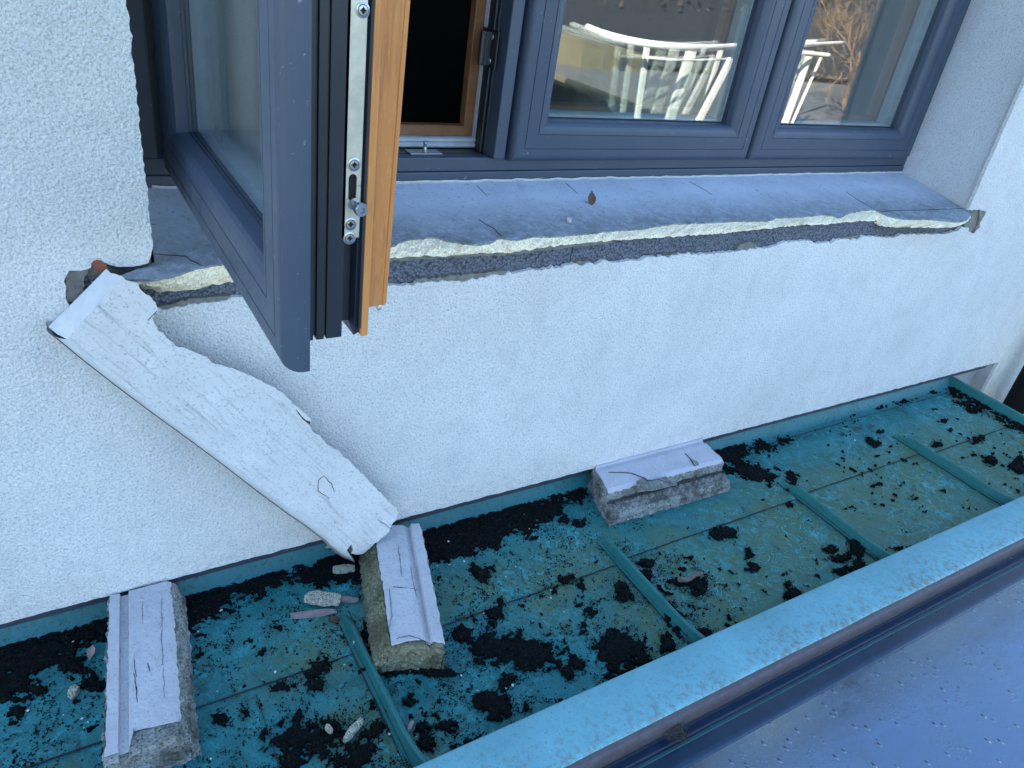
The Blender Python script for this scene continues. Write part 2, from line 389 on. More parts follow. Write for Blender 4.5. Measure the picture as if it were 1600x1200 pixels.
M = dict(
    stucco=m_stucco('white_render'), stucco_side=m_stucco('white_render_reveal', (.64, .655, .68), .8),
    grey_wall=m_stucco('grey_render', (.40, .43, .48)),
    frame=m_paint('slate_blue_frame', (.050, .068, .100), .42), frame2=m_paint('slate_blue_sash', (.042, .062, .098), .40),
     
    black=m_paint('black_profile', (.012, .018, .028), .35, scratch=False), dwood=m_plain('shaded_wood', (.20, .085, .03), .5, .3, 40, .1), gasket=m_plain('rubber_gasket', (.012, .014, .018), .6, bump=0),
    ggasket=m_plain('grey_gasket', (.42, .46, .50), .5, .2, bump=0), wood=m_wood('honey_wood'),
    strip=m_plain('zinc_plated_steel', (.62, .60, .50), .36, .22, 60, .15, 300, .0004, metal=.55, spots=(45, .64, (.36, .34, .28))),
    steel=m_plain('steel', (.45, .46, .48), .3, .2, 60, 0, metal=.9), darksteel=m_plain('dark_steel', (.06, .065, .07), .35, .2, 60, 0, metal=.7),
    hole=m_plain('dark_hole', (.006, .006, .007), .8, 0, 10, 0),
    sill=m_sillpaint('sill_paint'), core=m_core('cream_core', (.98, .86, .62), (.72, .58, .38), .56, 380, .84, .40), eps=m_eps('grey_polystyrene'),
    mortar=m_plain('mortar', (.22, .215, .19), .9, .4, 60, .7, 220, .003), brick=m_plain('red_brick', (.27, .085, .045), .9, .35, 70, .5),
    slab=m_flake('slab_paint', (.66, .655, .645), .85, (0, -.946, 0)), slab_smooth=m_plain('slab_nosing', (.62, .63, .64), .7, .18, 30, .25, 300, .0008, spots=(190, .68, (.25, .25, .26))),
    slab_shade=m_plain('slab_painted_shade', (.34, .34, .33), .85, .3, 40, .4),
    cap=m_flake('block_paint', (.50, .51, .53), .45, (0, 0, 1.44), (2, 22, 22)), capx=m_flake('block_paint_along', (.48, .49, .53), .45, (0, 0, 0), (2, 22, 22)), gcore=m_core('cement_core', (.30, .31, .29), (.075, .08, .065), .44, 330),
    mcore=m_core('mossy_core', (.22, .22, .145), (.085, .09, .05), .44, 330),
    roof=m_roof('patinated_roof'), seam=m_teal('seam_metal', (.018, .155, .150), .5), upst=m_teal('upstand_metal', (.022, .165, .175), .95),
    lip=m_teal('chalky_metal', (.175, .43, .48), .22, rust=True), darkstrip=m_plain('dark_matte', (.05, .06, .085), .6, .3, 30, .2),
    refl_line=m_teal('teal_reflection', (.012, .085, .10), .9), refl_band=m_plain('navy_reflection', (.005, .028, .065), .22, .35, 25, .15, 90, .001, spots=(160, .68, (.05, .08, .12))), rim=m_plain('brown_rim', (.10, .085, .095), .6, .35, 60, .3), canopy=m_canopy('glossy_blue_sheet'),
    dirt=m_plain('black_moss', (.0055, .0080, .0085), .95, .4, 90, .9, 260, .004, spec=.1, spots=(230, .60, (.034, .036, .028))),
    moss=m_plain('dry_moss', (.07, .06, .035), .95, .5, 90, .6), leaf=m_plain('brown_leaf', (.13, .065, .04), .7, .4, 90, .3),
    twig=m_plain('twig_bark', (.16, .13, .11), .85, .4, 60, .5), chip=m_core('chip', (.44, .43, .33), (.25, .25, .2), .6, 420),
    sliver=m_plain('wood_sliver', (.30, .23, .22), .8, .3, 60, .4), flake=m_plain('white_flake', (.6, .6, .58), .7, .2, 60, .2),
    crack=m_plain('crack', (.03, .03, .033), .95, .2, 20, 0), pipe=m_plain('black_pipe', (.006, .007, .009), .6, .2, 30, .1, spec=.1),
    glass=m_glass('window_glass', f0=.11), glass2=m_glass('inner_glass', (.92, .94, .93), .08), rail=m_plain('white_rail_paint', (.82, .80, .74), .4, .1, 30, .1),
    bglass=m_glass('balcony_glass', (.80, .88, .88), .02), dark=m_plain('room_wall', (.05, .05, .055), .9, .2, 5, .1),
    blind=m_plain('woven_blind', (.42, .41, .36), .9, .12, 300, .4, 500, .001),
    beige=m_plain('beige_cladding', (.19, .165, .11), .8, .15, 4, .2), slate=m_plain('slate', (.018, .02, .026), .7, .4, 9, .4, 20, .02),
    grass=m_plain('grass', (.05, .065, .03), .95, .5, 2, .6, 10, .03), hedge=m_plain('hedge_leaf', (.03, .05, .012), .8, .5, 10, .3),
    branch=m_plain('sunlit_bark', (.30, .19, .11), .85, .35, 30, .4), deck=m_plain('deck_board', (.10, .10, .11), .8, .3, 8, .3),
    navy=m_plain('navy_panel', (.03, .05, .09), .4, .3, 8, .1),
)

# ------------------------------------------------------------------ measurements
ZR = -1.04           # roof deck
ZW = -.978           # bottom of the wall render
KW = .9255            # window measured at y=.315, really sits KW nearer (perpendicular jambs, sloping sill)
SZ, SK = -.425, .164  # sill plane z = SZ + SK*y
EAVE = .97
def xz(u, v, y=0): p = oy(u, v, y); return (p[0], p[2])

# ================================================================== house wall
wall = thing('house_wall', 'white pebbly rendered house wall around the window with its broken sill', 'wall', (1.0, 0, ZW))
low_px = [(105, 472), (116, 482), (150, 481), (200, 481), (240, 480), (255, 482), (300, 476), (350, 470), (367, 465), (450, 460), (560, 452), (612, 447),
          (645, 444), (652, 441), (700, 440), (740, 437), (772, 431), (800, 427), (850, 420), (870, 419), (900, 413), (935, 411), (942, 407), (960, 410),
          (1000, 407), (1010, 402), (1050, 401), (1062, 397), (1100, 398), (1140, 394), (1165, 390), (1200, 387), (1215, 384), (1222, 378), (1265, 376),
          (1275, 381), (1300, 379), (1310, 374), (1340, 374), (1350, 369), (1370, 370), (1395, 372), (1410, 366), (1450, 366), (1480, 365), (1498, 360),
          (1504, 355), (1513, 357), (1514, 363), (1522, 365), (1530, 356), (1533, 347), (1538, 338), (1542, 329), (1528, 328), (1513, 328.5)]
leftup_px = [(105, 472), (102, 448), (103, 432), (110, 424), (128, 422), (142, 419), (148, 408), (160, 408), (172, 414), (185, 416), (205, 418), (222, 415), (232, 411)]
hole = []
hole += jag([xz(*p) for p in low_px], .004, .0028, 90, 3)
jr0 = xz(1513, 328.5)
hole += jag([jr0, (2.034, -.11), (2.03, .83)], .02, .0012, 60, 4)[1:]
hole += jag([(2.03, .83), (.113, .83)], .05, .001, 60, 5)[1:]
hole += jag([(.113, .83), (.1135, -.40), xz(232, 411)], .006, .0016, 110, 6)[1:]
hole += jag([xz(*p) for p in reversed(leftup_px)], .005, .002, 90, 7)[1:-1]
outer = [(-4, EAVE), (-4, ZW)] + jag([(-4, ZW), (-.3, ZW)], .2, 0)[1:] + jag([(-.3, ZW), (2.683, ZW)], .008, .0012, 40, 9)[1:] \
    + jag([(2.683, ZW), (2.683, -5)], .02, .001, 60, 10)[1:] + [(14, -5), (14, EAVE)]
mb = MB(); mb.sheet([[(x, 0, z) for x, z in outer], [(x, 0, z) for x, z in reversed(hole)]], (0, .009, 0))
part(mb, 'render_coat', M['stucco'], wall)
mb = MB()   # masonry behind the render and the house roof edge above the window
mb.box(-4, .111, .012, .34, ZW + .003, EAVE - .002); mb.box(2.062, 14, .012, .34, ZW + .003, EAVE - .002); mb.box(.1115, 2.0615, .012, .34, .834, EAVE - .002)
mb.box(.1115, 2.0615, .012, .34, ZW + .004, -.52); mb.box(2.76, 14, .012, .34, -5, ZW + .001)
part(mb, 'masonry', M['mortar'], wall)
mb = MB(); mb.box(2.6835, 2.755, .0093, .34, -5, ZW + .002); part(mb, 'render_return', M['grey_wall'], wall)
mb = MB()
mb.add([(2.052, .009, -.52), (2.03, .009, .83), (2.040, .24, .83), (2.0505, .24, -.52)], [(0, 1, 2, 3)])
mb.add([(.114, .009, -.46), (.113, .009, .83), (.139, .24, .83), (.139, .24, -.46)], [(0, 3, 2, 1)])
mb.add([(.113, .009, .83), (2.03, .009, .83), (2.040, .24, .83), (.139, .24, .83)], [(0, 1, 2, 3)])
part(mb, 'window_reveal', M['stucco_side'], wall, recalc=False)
mb = MB(); mb.box(-4, 2.69, .05, .33, -1.6, ZW - .0005); part(mb, 'lower_wall', M['grey_wall'], wall)
bot_px = [(187, 436), (203, 441), (218, 447), (226, 451), (256, 457), (272, 455), (300, 453), (332, 445), (420, 434), (510, 420), (612, 404), (630, 402), (645, 401), (668, 400), (688, 400),
          (702, 399), (745, 397), (770, 396), (778, 396), (788, 396), (803, 395), (812, 393), (833, 389), (872, 384), (907, 380), (937, 378), (962, 376), (1002, 373),
          (1032, 371), (1062, 369), (1112, 366), (1152, 362), (1202, 357), (1217, 355), (1252, 352), (1284, 351), (1302, 350), (1314, 348), (1332, 347), (1352, 346), (1368, 345),
          (1375, 353), (1390, 355), (1412, 355), (1450, 356), (1485, 356), (1499, 352), (1508, 347), (1514, 342), (1514, 336), (1511, 332), (1505, 329)]
# insulation strip laid bare under the sill, top edge torn, with the joint between two boards
mb = MB()
top_px = [(205, 440), (260, 452), (350, 437), (612, 400), (780, 388), (1000, 368), (1200, 352), (1370, 343), (1440, 343), (1512, 343)]
g = []
def gridsheet(mb, x0, x1, z0, zf, y, nx, nzz, amp, seed, sc=70):
    vs = []; fs = []
    for j in range(nzz + 1):
        for i in range(nx + 1):
            x = x0 + (x1 - x0) * i / nx; z = z0 + (zf(x) - z0) * j / nzz
            vs.append((x, y + amp * nz((x, z, 0), sc, seed), z))
    for j in range(nzz):
        for i in range(nx):
            a = j * (nx + 1) + i; fs.append((a, a + 1, a + nx + 2, a + nx + 1))
    mb.add(vs, fs)
_bt = sorted([xz(p[0], p[1], .006) for p in bot_px if p[0] < 1500], key=lambda q: q[0]); _bx = [q[0] for q in _bt]; _bz = [q[1] for q in _bt]
ztop = lambda x: float(np.interp(x, _bx, _bz)) + .004
gridsheet(mb, .03, .795, -.515, ztop, .0105, 150, 14, .0022, 2); gridsheet(mb, .797, 2.16, -.515, ztop, .0105, 260, 14, .0022, 3)
mb.box(.03, 2.16, .016, .03, -.515, -.45)
eps = part(mb, 'insulation_board', M['eps'], wall)
# smears of mortar at the torn edges
mb = MB(); rnd = random.Random(5)
def blob(mb, pts, y0, y1, seed, step=.004, amp=.002):
    p = jag([xz(*q, 0) for q in pts], step, amp, 120, seed, closed=True)
    mb.extrude([(x, y0, z) for x, z in p], (0, y1 - y0, 0))
blob(mb, [(100, 424), (140, 420), (132, 448), (122, 470), (104, 474)], .004, .012, 1)
blob(mb, [(650, 438), (700, 433), (735, 430), (795, 424), (796, 430), (740, 440), (652, 446)], .0035, .011, 2)
blob(mb, [(896, 414), (905, 409), (925, 409), (930, 414)], .003, .011, 3)
blob(mb, [(1018, 404), (1045, 400), (1085, 394), (1086, 401), (1050, 404), (1020, 408)], .0035, .011, 4)
blob(mb, [(1152, 390), (1158, 382), (1172, 378), (1184, 383), (1180, 390), (1165, 393)], .002, .011, 6)
blob(mb, [(1310, 380), (1318, 372), (1345, 368), (1348, 373)], .0035, .011, 7)
blob(mb, [(240, 484), (290, 470), (362, 463), (368, 470), (300, 480), (255, 486)], .003, .011, 8)
blob(mb, [(1505, 330), (1543, 328), (1537, 345), (1528, 366), (1512, 365), (1508, 345)], .006, .014, 9)
blob(mb, [(1532, 329), (1543, 328), (1537, 345), (1528, 366), (1522, 365), (1530, 348)], .001, .008, 19)
blob(mb, [(600, 404), (700, 399), (800, 391), (900, 380), (960, 376), (960, 381), (900, 388), (850, 394), (790, 401), (700, 405), (600, 411)], .0055, .013, 21, .005, .0014)
part(mb, 'mortar_smear', M['mortar'], wall)
mb = MB(); blob(mb, [(142, 412), (150, 406), (158, 407), (168, 414), (160, 423), (146, 421)], -.004, .012, 11); part(mb, 'brick_chip', M['brick'], wall)
# --- sill
sp = lambda u, v: opl(u, v, SZ, SK)
front_px = [(187, 431), (196, 437), (215, 436.5), (250, 436), (275, 430), (300, 421), (330, 414), (400, 408), (500, 398), (612, 385), (625, 378), (640, 374), (665, 371), (685, 371),
            (700, 377), (745, 382), (768, 380), (776, 373), (785, 371), (800, 374), (812, 374), (830, 369), (870, 369), (905, 366), (935, 363), (960, 360), (1000, 358),
            (1030, 352), (1060, 349), (1110, 347), (1150, 345), (1200, 345), (1215, 340), (1250, 338.5), (1282, 335), (1300, 336), (1312, 340), (1330, 332), (1350, 328), (1367, 327),
            (1375, 331), (1390, 338), (1412, 342), (1450, 342), (1487, 346), (1502, 346.5), (1511, 344), (1516, 339), (1515, 333), (1511, 329), (1505, 326)]
F = []; B = []
for i in range(len(front_px) - 1):
    a, b = np.array(front_px[i], float), np.array(front_px[i + 1], float); c, d = np.array(bot_px[i], float), np.array(bot_px[i + 1], float)
    pa, pb = sp(*a), sp(*b); k = max(1, int(np.linalg.norm(pa - pb) / .004))
    for j in range(k):
        t_ = j / k; q = sp(*(a + (b - a) * t_)); amp = .0032 if i < 45 else .0006
        q = q + np.array([0, amp * nz(q, 90, 2) + amp * .8 * nz(q, 300, 5), 0]); F.append(q)
        m_ = c + (d - c) * t_
        yb = .002 if i < 40 else max(-.045, .002 + (q[1] - .01) * .85)
        r_ = oy(m_[0], m_[1], yb); r_ = r_ + np.array([0, 0, .0028 * nz(r_, 80, 8)]); B.append(r_)
F.append(sp(*front_px[-1])); B.append(oy(*bot_px[-1], 0.004))
mb = MB()
sill_loop = [tuple(p) for p in F] + [(2.056, .235, SZ + SK * .235), (.138, .235, SZ + SK * .235), (.1145, .012, SZ + SK * .012)]
mb.sheet([sill_loop]); 
n = len(F); vs = [tuple(p) for p in F] + [tuple(p + np.array([0, .0015, -.003])) for p in F]
mb.add(vs, [(i, i + 1, i + 1 + n, i + n) for i in range(n - 1)])
sill = part(mb, 'window_sill', M['sill'], wall, recalc=False)
mb = MB(); rows = 6; vs = []
for i in range(n):
    a = F[i] + np.array([0, .0012, -.003]); b = B[i]
    for j in range(rows + 1):
        s_ = j / rows; q = a + (b - a) * s_; bul = math.sin(math.pi * s_)
        q = q + np.array([0, -.0035 * bul + .0045 * bul * nz(q, 130, 4) + .003 * bul * nz(q, 40, 9), 0]); vs.append(tuple(q))
fs = [(i * (rows + 1) + j, (i + 1) * (rows + 1) + j, (i + 1) * (rows + 1) + j + 1, i * (rows + 1) + j + 1) for i in range(n - 1) for j in range(rows)]
mb.add(vs, fs); b0 = len(mb.v); mb.add([tuple(B[i]) for i in range(n)] + [(B[i][0], .03, B[i][2] + .002) for i in range(n)], [(i, i + n, i + n + 1, i + 1) for i in range(n - 1)])
part(mb, 'broken_core', M['core'], wall, sub_of=sill, recalc=False)

def ribbon(mb, pts3, width, nrm, lift=.0006, seed=1, step=.004, amp=.0012):
    width = width * .72
    """dark fissure: a thin sunk-looking sliver following pts3 on a surface with normal nrm"""
    N = Vector(nrm).normalized(); P = []
    for i in range(len(pts3) - 1):
        a, b = Vector(pts3[i]), Vector(pts3[i + 1]); k = max(1, int((b - a).length / step))
        for j in range(k): P.append(a + (b - a) * j / k)
    P.append(Vector(pts3[-1])); m = len(P); L = []
    for i, p in enumerate(P):
        d = (P[min(i + 1, m - 1)] - P[max(i - 1, 0)]).normalized(); s_ = N.cross(d).normalized()
        wv = width * (0.35 + .65 * math.sin(math.pi * min(1, max(0, (i + .6) / m)))) * (1 + .7 * nz(p, 200, seed))
        c = p + s_ * amp * nz(p, 110, seed + 3) + N * lift
        L.append((c + s_ * wv * .5, c - s_ * wv * .5))
    vs = [v for pr in L for v in pr] + [v - N * (lift + .0004) for pr in L for v in pr]; o = 2 * m
    fs = [(2 * i, 2 * i + 2, 2 * i + 3, 2 * i + 1) for i in range(m - 1)]
    fs += [(2 * i, o + 2 * i, o + 2 * i + 2, 2 * i + 2) for i in range(m - 1)] + [(2 * i + 1, 2 * i + 3, o + 2 * i + 3, o + 2 * i + 1) for i in range(m - 1)]
    mb.add(vs, fs)
mb = MB()
for k_, (pl, wd) in enumerate([([(242, 397), (265, 399), (288, 400), (300, 408), (317, 416)], .0022), ([(785, 371), (772, 358), (760, 351), (748, 343)], .0014), ([(903, 303), (893, 294), (884, 286)], .0007),
                ([(1367, 327), (1378, 331), (1400, 329), (1450, 328), (1480, 327), (1505, 326)], .0028), ([(1367, 327), (1345, 315), (1322, 300)], .0010),
                ([(1180, 296), (1186, 299)], .0003), ([(745, 290), (755, 300), (762, 308)], .0005), ([(1077, 284), (1100, 296), (1112, 304)], .0007)]):
    ribbon(mb, [sp(*p) for p in pl], wd, (0, -.2, 1), seed=k_)
part(mb, 'crack', M['crack'], wall, sub_of=sill)
# crack between render and sill at left
mb = MB()
ribbon(mb, [np.array([*xz(165, 413)[:1], -.0006, xz(165, 413)[1]]), *[np.array([xz(*p)[0], -.0006, xz(*p)[1]]) for p in [(180, 419), (195, 421), (210, 421), (222, 417), (238, 410)]]], .005, (0, -1, 0), .0004, 5)
part(mb, 'wall_crack', M['crack'], wall)
# bead of filler between frame and sill
mb = MB(); pts = []
for i in range(160):
    x = .145 + (2.045 - .145) * i / 159; pts.append((x, .2145 - .002 * nz((x, 0, 0), 30, 4), SZ + SK * .2145 + .0015 + .002 * nz((x, 0, 0), 50, 6)))
mb.tube(pts, .0020, 5); part(mb, 'sealant_bead', M['flake'], wall)
# chimney-height parapet of the house so the wall has a top
mb = MB(); mb.box(-4.05, 14.05, -.02, .40, EAVE, EAVE + .05); part(mb, 'eaves_trim', M['frame'], wall, bevel=.004)

# ================================================================== window
YF = .315; SB = -.378; TOP = .885
win = thing('casement_window', 'slate blue three sash window with its left sash swung open', 'window', (1.17, YF, -.4208))
win.location = [CAM[i] + (win.location[i] - CAM[i]) * KW for i in range(3)]; win.scale = (KW, KW, KW)
def ring(mb, x0, x1, z0, z1, prof, y0, xf=None):
    """mitred ring; prof = closed or open list of (inset, depth)"""
    vs = []; n = len(prof)
    for (ins, d) in prof:
        for (x, z) in ((x0 + ins, z0 + ins), (x1 - ins, z0 + ins), (x1 - ins, z1 - ins), (x0 + ins, z1 - ins)):
            p = (x, y0 + d, z); vs.append(xf(p) if xf else p)
    fs = []
    for i in range(n - 1):
        for k in range(4):
            a = i * 4 + k; b = i * 4 + (k + 1) % 4; fs.append((a, b, b + 4, a + 4))
    mb.add(vs, fs)
def arc(i0, d0, i1, d1, n=5, bulge=1):
    """quarter-round from (i0,d0) to (i1,d1)"""
    out = []
    for k in range(n + 1):
        t = k / n * math.pi / 2
        if bulge == 1: out.append((i0 + (i1 - i0) * (1 - math.cos(t)), d0 + (d1 - d0) * math.sin(t)))
        else: out.append((i0 + (i1 - i0) * math.sin(t), d0 + (d1 - d0) * (1 - math.cos(t))))
    return out
# fixed frame
mb = MB()
x0, x1 = .142, 2.224
zt = -.4208
mb.box(x0, x1, YF, YF + .03, zt - .01, -.402); mb.box(x0, x1, YF + .0015, YF + .03, -.4012, -.374)     # bottom bar in two steps
mb.box(x0, .170, YF - .002, YF + .03, -.3738, TOP + .03); mb.box(2.176, x1, YF - .002, YF + .03, -.3738, TOP + .03)
mb.box(.1702, 2.1758, YF - .002, YF + .03, TOP - .005, TOP + .03)
mb.box(.786, .812, YF - .012, YF + .03, -.3738, TOP - .0052); mb.box(1.507, 1.513, YF - .001, YF + .03, -.3738, TOP - .0052)
fr = part(mb, 'frame', M['frame'], win, bevel=.0025)
mb = MB()   # black rebate behind the open bay
mb.box(.145, .785, YF + .0303, .40, -.40, -.374); mb.box(.785, .86, YF + .0305, .40, -.40, TOP); mb.box(.12, .26, YF + .0305, .40, -.40, TOP)
mb.box(.1605, .7845, .388, .394, -.374, -.356)
mb.box(.7785, .7848, .35, .362, -.3738, TOP)
part(mb, 'rebate', M['black'], win, bevel=.002)
mb = MB(); ring(mb, .244, .802, -.372, .87, [(0, .022), (.0, -.006), (.003, -.009), (.007, -.009), (.010, -.004), (.013, -.008), (.017, -.008), (.019, -.004), (.019, .012)], .388)
part(mb, 'rebate_gasket', M['ggasket'], win, smooth=False)
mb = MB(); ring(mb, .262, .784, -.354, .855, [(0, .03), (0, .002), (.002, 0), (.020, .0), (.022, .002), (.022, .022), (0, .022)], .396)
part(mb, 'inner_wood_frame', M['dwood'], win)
mb = MB()   # striker plate with pin, and cover of the hinge on the closed side
c = oy(661, 243, .352); mb.box(c[0] - .034, c[0] + .034, .335, .365, -.3738, -.3712); plate = part(mb, 'striker_plate', M['steel'], win, bevel=.0008)
mb = MB(); mb.lathe((c[0] + .002, .350, -.3712), (0, 0, 1), [(.006, 0), (.006, .001), (.0035, .002), (.0035, .014), (.0045, .015), (.0045, .018), (.002, .019)], 16)
part(mb, 'striker_pin', M['steel'], win, sub_of=plate, smooth=True)
hc = oy(783, 78, .345)
mb = MB(); mb.box(.7755, .7786, .325, .385, hc[2] - .034, hc[2] + .034); mb.box(.752, .7753, .345, .352, hc[2] - .03, hc[2] + .03)
mb.tube([(.757, .348, hc[2] - .028 + .056 * i / 8) for i in range(9)], .006, 10)
hin = part(mb, 'hinge_plate', M['darksteel'], win, bevel=.001)
for dz in (-.021, .021):
    mb = MB(); mb.lathe((.7752, .345, hc[2] + dz), (-1, 0, 0), [(.005, 0), (.005, .0012), (.003, .002), (.001, .0016)], 14); part(mb, 'screw', M['steel'], win, sub_of=hin, smooth=True)

def sash(x0, x1, xf=None, opened=False, label=None, yaw0=0.0):
    z0, z1 = (SB, TOP - .002)
    if opened: z0 = -.390
    y0 = .292
    I = lambda p: xf(p) if xf else p
    mb = MB()
    prof = [(0, .026), (0, .020)] + arc(0, .020, .013, 0, 6, 1)[1:] + [(.0275, 0), (.0280, .0016), (.0290, .0016), (.0295, 0), (.0560, 0), (.0565, .0016), (.0575, .0016), (.058, .0)] \
        + arc(.058, 0, .082, .016, 5, -1)[1:] + [(.084, .050), (.060, .050)]
    ring(mb, x0, x1, z0, z1, prof, y0, xf)
    s = part(mb, 'sash', M['frame2'], win, label=label)
    # outer rounded nose of the cladding on the open sash is a deeper blue on its edge
    mb = MB(); ring(mb, x0, x1, z0, z1, [(.0845, .0335), (.0815, .0335), (.0815, .0300), (.0815, .0285), (.0845, .0285)], y0, xf)
    part(mb, 'glazing_gasket', M['gasket'], win, sub_of=s)
    # triple glazing, no two sheets exactly parallel
    gx0, gx1, gz0, gz1 = x0 + .078, x1 - .078, z0 + .078, z1 - .078
    for k, (dy, yaw, pit) in enumerate(((.034, 0, 0), (.060, rad(.55), rad(.05)), (.086, rad(.95), rad(.28)))):
        mb = MB(); cx_, cz_ = (gx0 + gx1) / 2, (gz0 + gz1) / 2; yaw += yaw0
        def G(x, y, z): return I((x, y0 + dy + y + (x - cx_) * math.tan(yaw) + (z - cz_) * math.tan(pit), z))
        mb.hexa([G(gx0, 0, gz0), G(gx1, 0, gz0), G(gx1, .004, gz0), G(gx0, .004, gz0)], [G(gx0, 0, gz1), G(gx1, 0, gz1), G(gx1, .004, gz1), G(gx0, .004, gz1)])
        part(mb, 'glass_pane', M['glass' if k == 0 else 'glass2'], win, sub_of=s)
    # spacer bars between the sheets
    mb = MB(); ring(mb, x0, x1, z0, z1, [(.080, .040), (.088, .040), (.088, .085), (.080, .085)], y0, xf)
    part(mb, 'spacer_bar', M['ggasket'], win, sub_of=s)
    # black thermal core and wooden inner half
    mb = MB()
    if opened: core = [(.040, .034), (.022, .030), (.022, .036), (.0255, .0365), (.0255, .039), (.022, .0395), (.022, .047), (.025, .0475), (.025, .049), (.022, .0495), (.022, .0655), (.034, .067), (.034, .0765), (.022, .0785), (.024, .0845), (.040, .0845)]
    else: core = [(.035, .0262), (.022, .0262), (.022, .0845), (.040, .0845)]
    ring(mb, x0, x1, z0, z1, core, y0, xf); part(mb, 'thermal_core', M['black'], win, sub_of=s)
    mb = MB()
    prof = [(.060, .0850), (.022, .0850)] + [(.0205, .0862), (.0205, .0925), (.0215, .0935), (.042, .0940), (.042, .1150), (.0428, .1154), (.0428, .1160), (.042, .1164), (.042, .1190), (.044, .1215), (.096, .1205), (.098, .118), (.098, .0850)] \
        if opened else [(.022, .0850), (.022, .1205), (.098, .1205), (.098, .0850)]
    ring(mb, x0, x1, z0, z1, prof, y0, xf); wd = part(mb, 'wood_lining', M['wood'], win, sub_of=s, bevel=.0012)
    return s
sash(.820, 1.506); sash(1.514, 2.180, yaw0=rad(0))
# open sash: hinge line at the left jamb, swung out by 90 degrees
HX, HY = .157, .300
W1 = .668
def openx(p):   # closed local (x from HX, y depth from .292) -> world
    u = p[0] - HX; d = p[1] - .292
    a = rad(-90.0)
    # u runs towards -y, depth runs towards +x
    if d > .1: d += .018 * (p[2] + .39)          # the wooden half has warped outwards towards the top
    return (.1755 + d, HY - u, p[2])
s1 = sash(HX, HX + W1, openx, True, 'sash swung open towards the viewer showing its wooden inner side')
YE = HY - W1          # free edge y
# lock strip in the groove of the free edge
SX0, SX1 = .2385, .2555; SY = YE + .022
mb = MB()
slot = [(.2475 + .0045 * math.cos(t) * .9, (-.222 if math.sin(t) < 0 else -.205) + .0045 * math.sin(t)) for t in [2 * math.pi * k / 20 for k in range(20)]]
mb.sheet([[(SX0, SY, -.262), (SX1, SY, -.262), (SX1, SY, .80), (SX0, SY, .80)], [(x, SY, z) for x, z in reversed(slot)]], (0, .0025, 0))
part(mb, 'lock_strip', M['strip'], win, sub_of=s1, bevel=0)
mb = MB(); mb.box(.2425, .2525, SY + .0035, SY + .006, -.235, -.19); part(mb, 'slot_recess', M['hole'], win, sub_of=s1)
pz = oy(553, 318, SY)[2]
mb = MB(); mb.lathe((.2490, SY + .002, pz), (0.15, -1, -.1), [(.0058, 0), (.0058, .003), (.0036, .0036), (.0036, .012), (.0064, .0125), (.0066, .0165), (.0060, .0178), (.0030, .0178), (.0026, .0150), (.0005, .0150)], 24)
part(mb, 'lock_pin', M['steel'], win, sub_of=s1, smooth=False)
for (u, v) in ((567, 16), (553, 257), (547.5, 350), (546, 372)):
    q = oy(u, v, SY)
    mb = MB(); mb.lathe((q[0], SY + .0002, q[2]), (0, -1, 0), [(.0062, 0), (.0062, .0008), (.0048, .0012), (.0044, .0004), (.0040, .0014), (.0020, .0016), (.0018, .0002), (.0002, .0002)], 20)
    sc = part(mb, 'screw', M['steel'], win, sub_of=s1)
    mb = MB(); mb.box(q[0] - .0028, q[0] + .0028, SY - .0017, SY - .0014, q[2] - .0005, q[2] + .0005); mb.box(q[0] - .0005, q[0] + .0005, SY - .0019, SY - .0014, q[2] - .0028, q[2] + .0028)
    o = part(mb, 'screw_slot', M['hole'], win, sub_of=s1)
mb = MB()
for dz in (-.25,): pass
mb.box(.258, .2605, YE + .020, YE + .026, -.360, .80); part(mb, 'edge_gasket', M['gasket'], win, sub_of=s1)
q = oy(592, 480, YE + .042); mb = MB(); mb.lathe((q[0], YE + .0418, q[2]), (0, -1, 0), [(.003, 0), (.003, .001), (.001, .0012)], 12); part(mb, 'wood_plug', M['strip'], win, sub_of=s1, smooth=True)
# dark room behind, with a woven blind seen through the open bay's glass side
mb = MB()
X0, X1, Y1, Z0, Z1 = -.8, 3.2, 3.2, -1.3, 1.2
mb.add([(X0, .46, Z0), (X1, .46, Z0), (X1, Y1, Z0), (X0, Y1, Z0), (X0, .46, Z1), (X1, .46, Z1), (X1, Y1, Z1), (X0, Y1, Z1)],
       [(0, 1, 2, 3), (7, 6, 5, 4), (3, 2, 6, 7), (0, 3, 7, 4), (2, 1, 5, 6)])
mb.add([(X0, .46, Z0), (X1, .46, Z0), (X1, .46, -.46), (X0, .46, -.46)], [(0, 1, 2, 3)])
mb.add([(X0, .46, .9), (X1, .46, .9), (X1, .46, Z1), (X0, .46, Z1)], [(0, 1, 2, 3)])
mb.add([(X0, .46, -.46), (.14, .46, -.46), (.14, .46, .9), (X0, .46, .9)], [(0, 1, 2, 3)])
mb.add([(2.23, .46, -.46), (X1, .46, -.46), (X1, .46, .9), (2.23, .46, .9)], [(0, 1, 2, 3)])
room = solo(mb, 'room_interior', M['dark'], None, None, (1.2, .46, Z0), kind='structure', recalc=False)

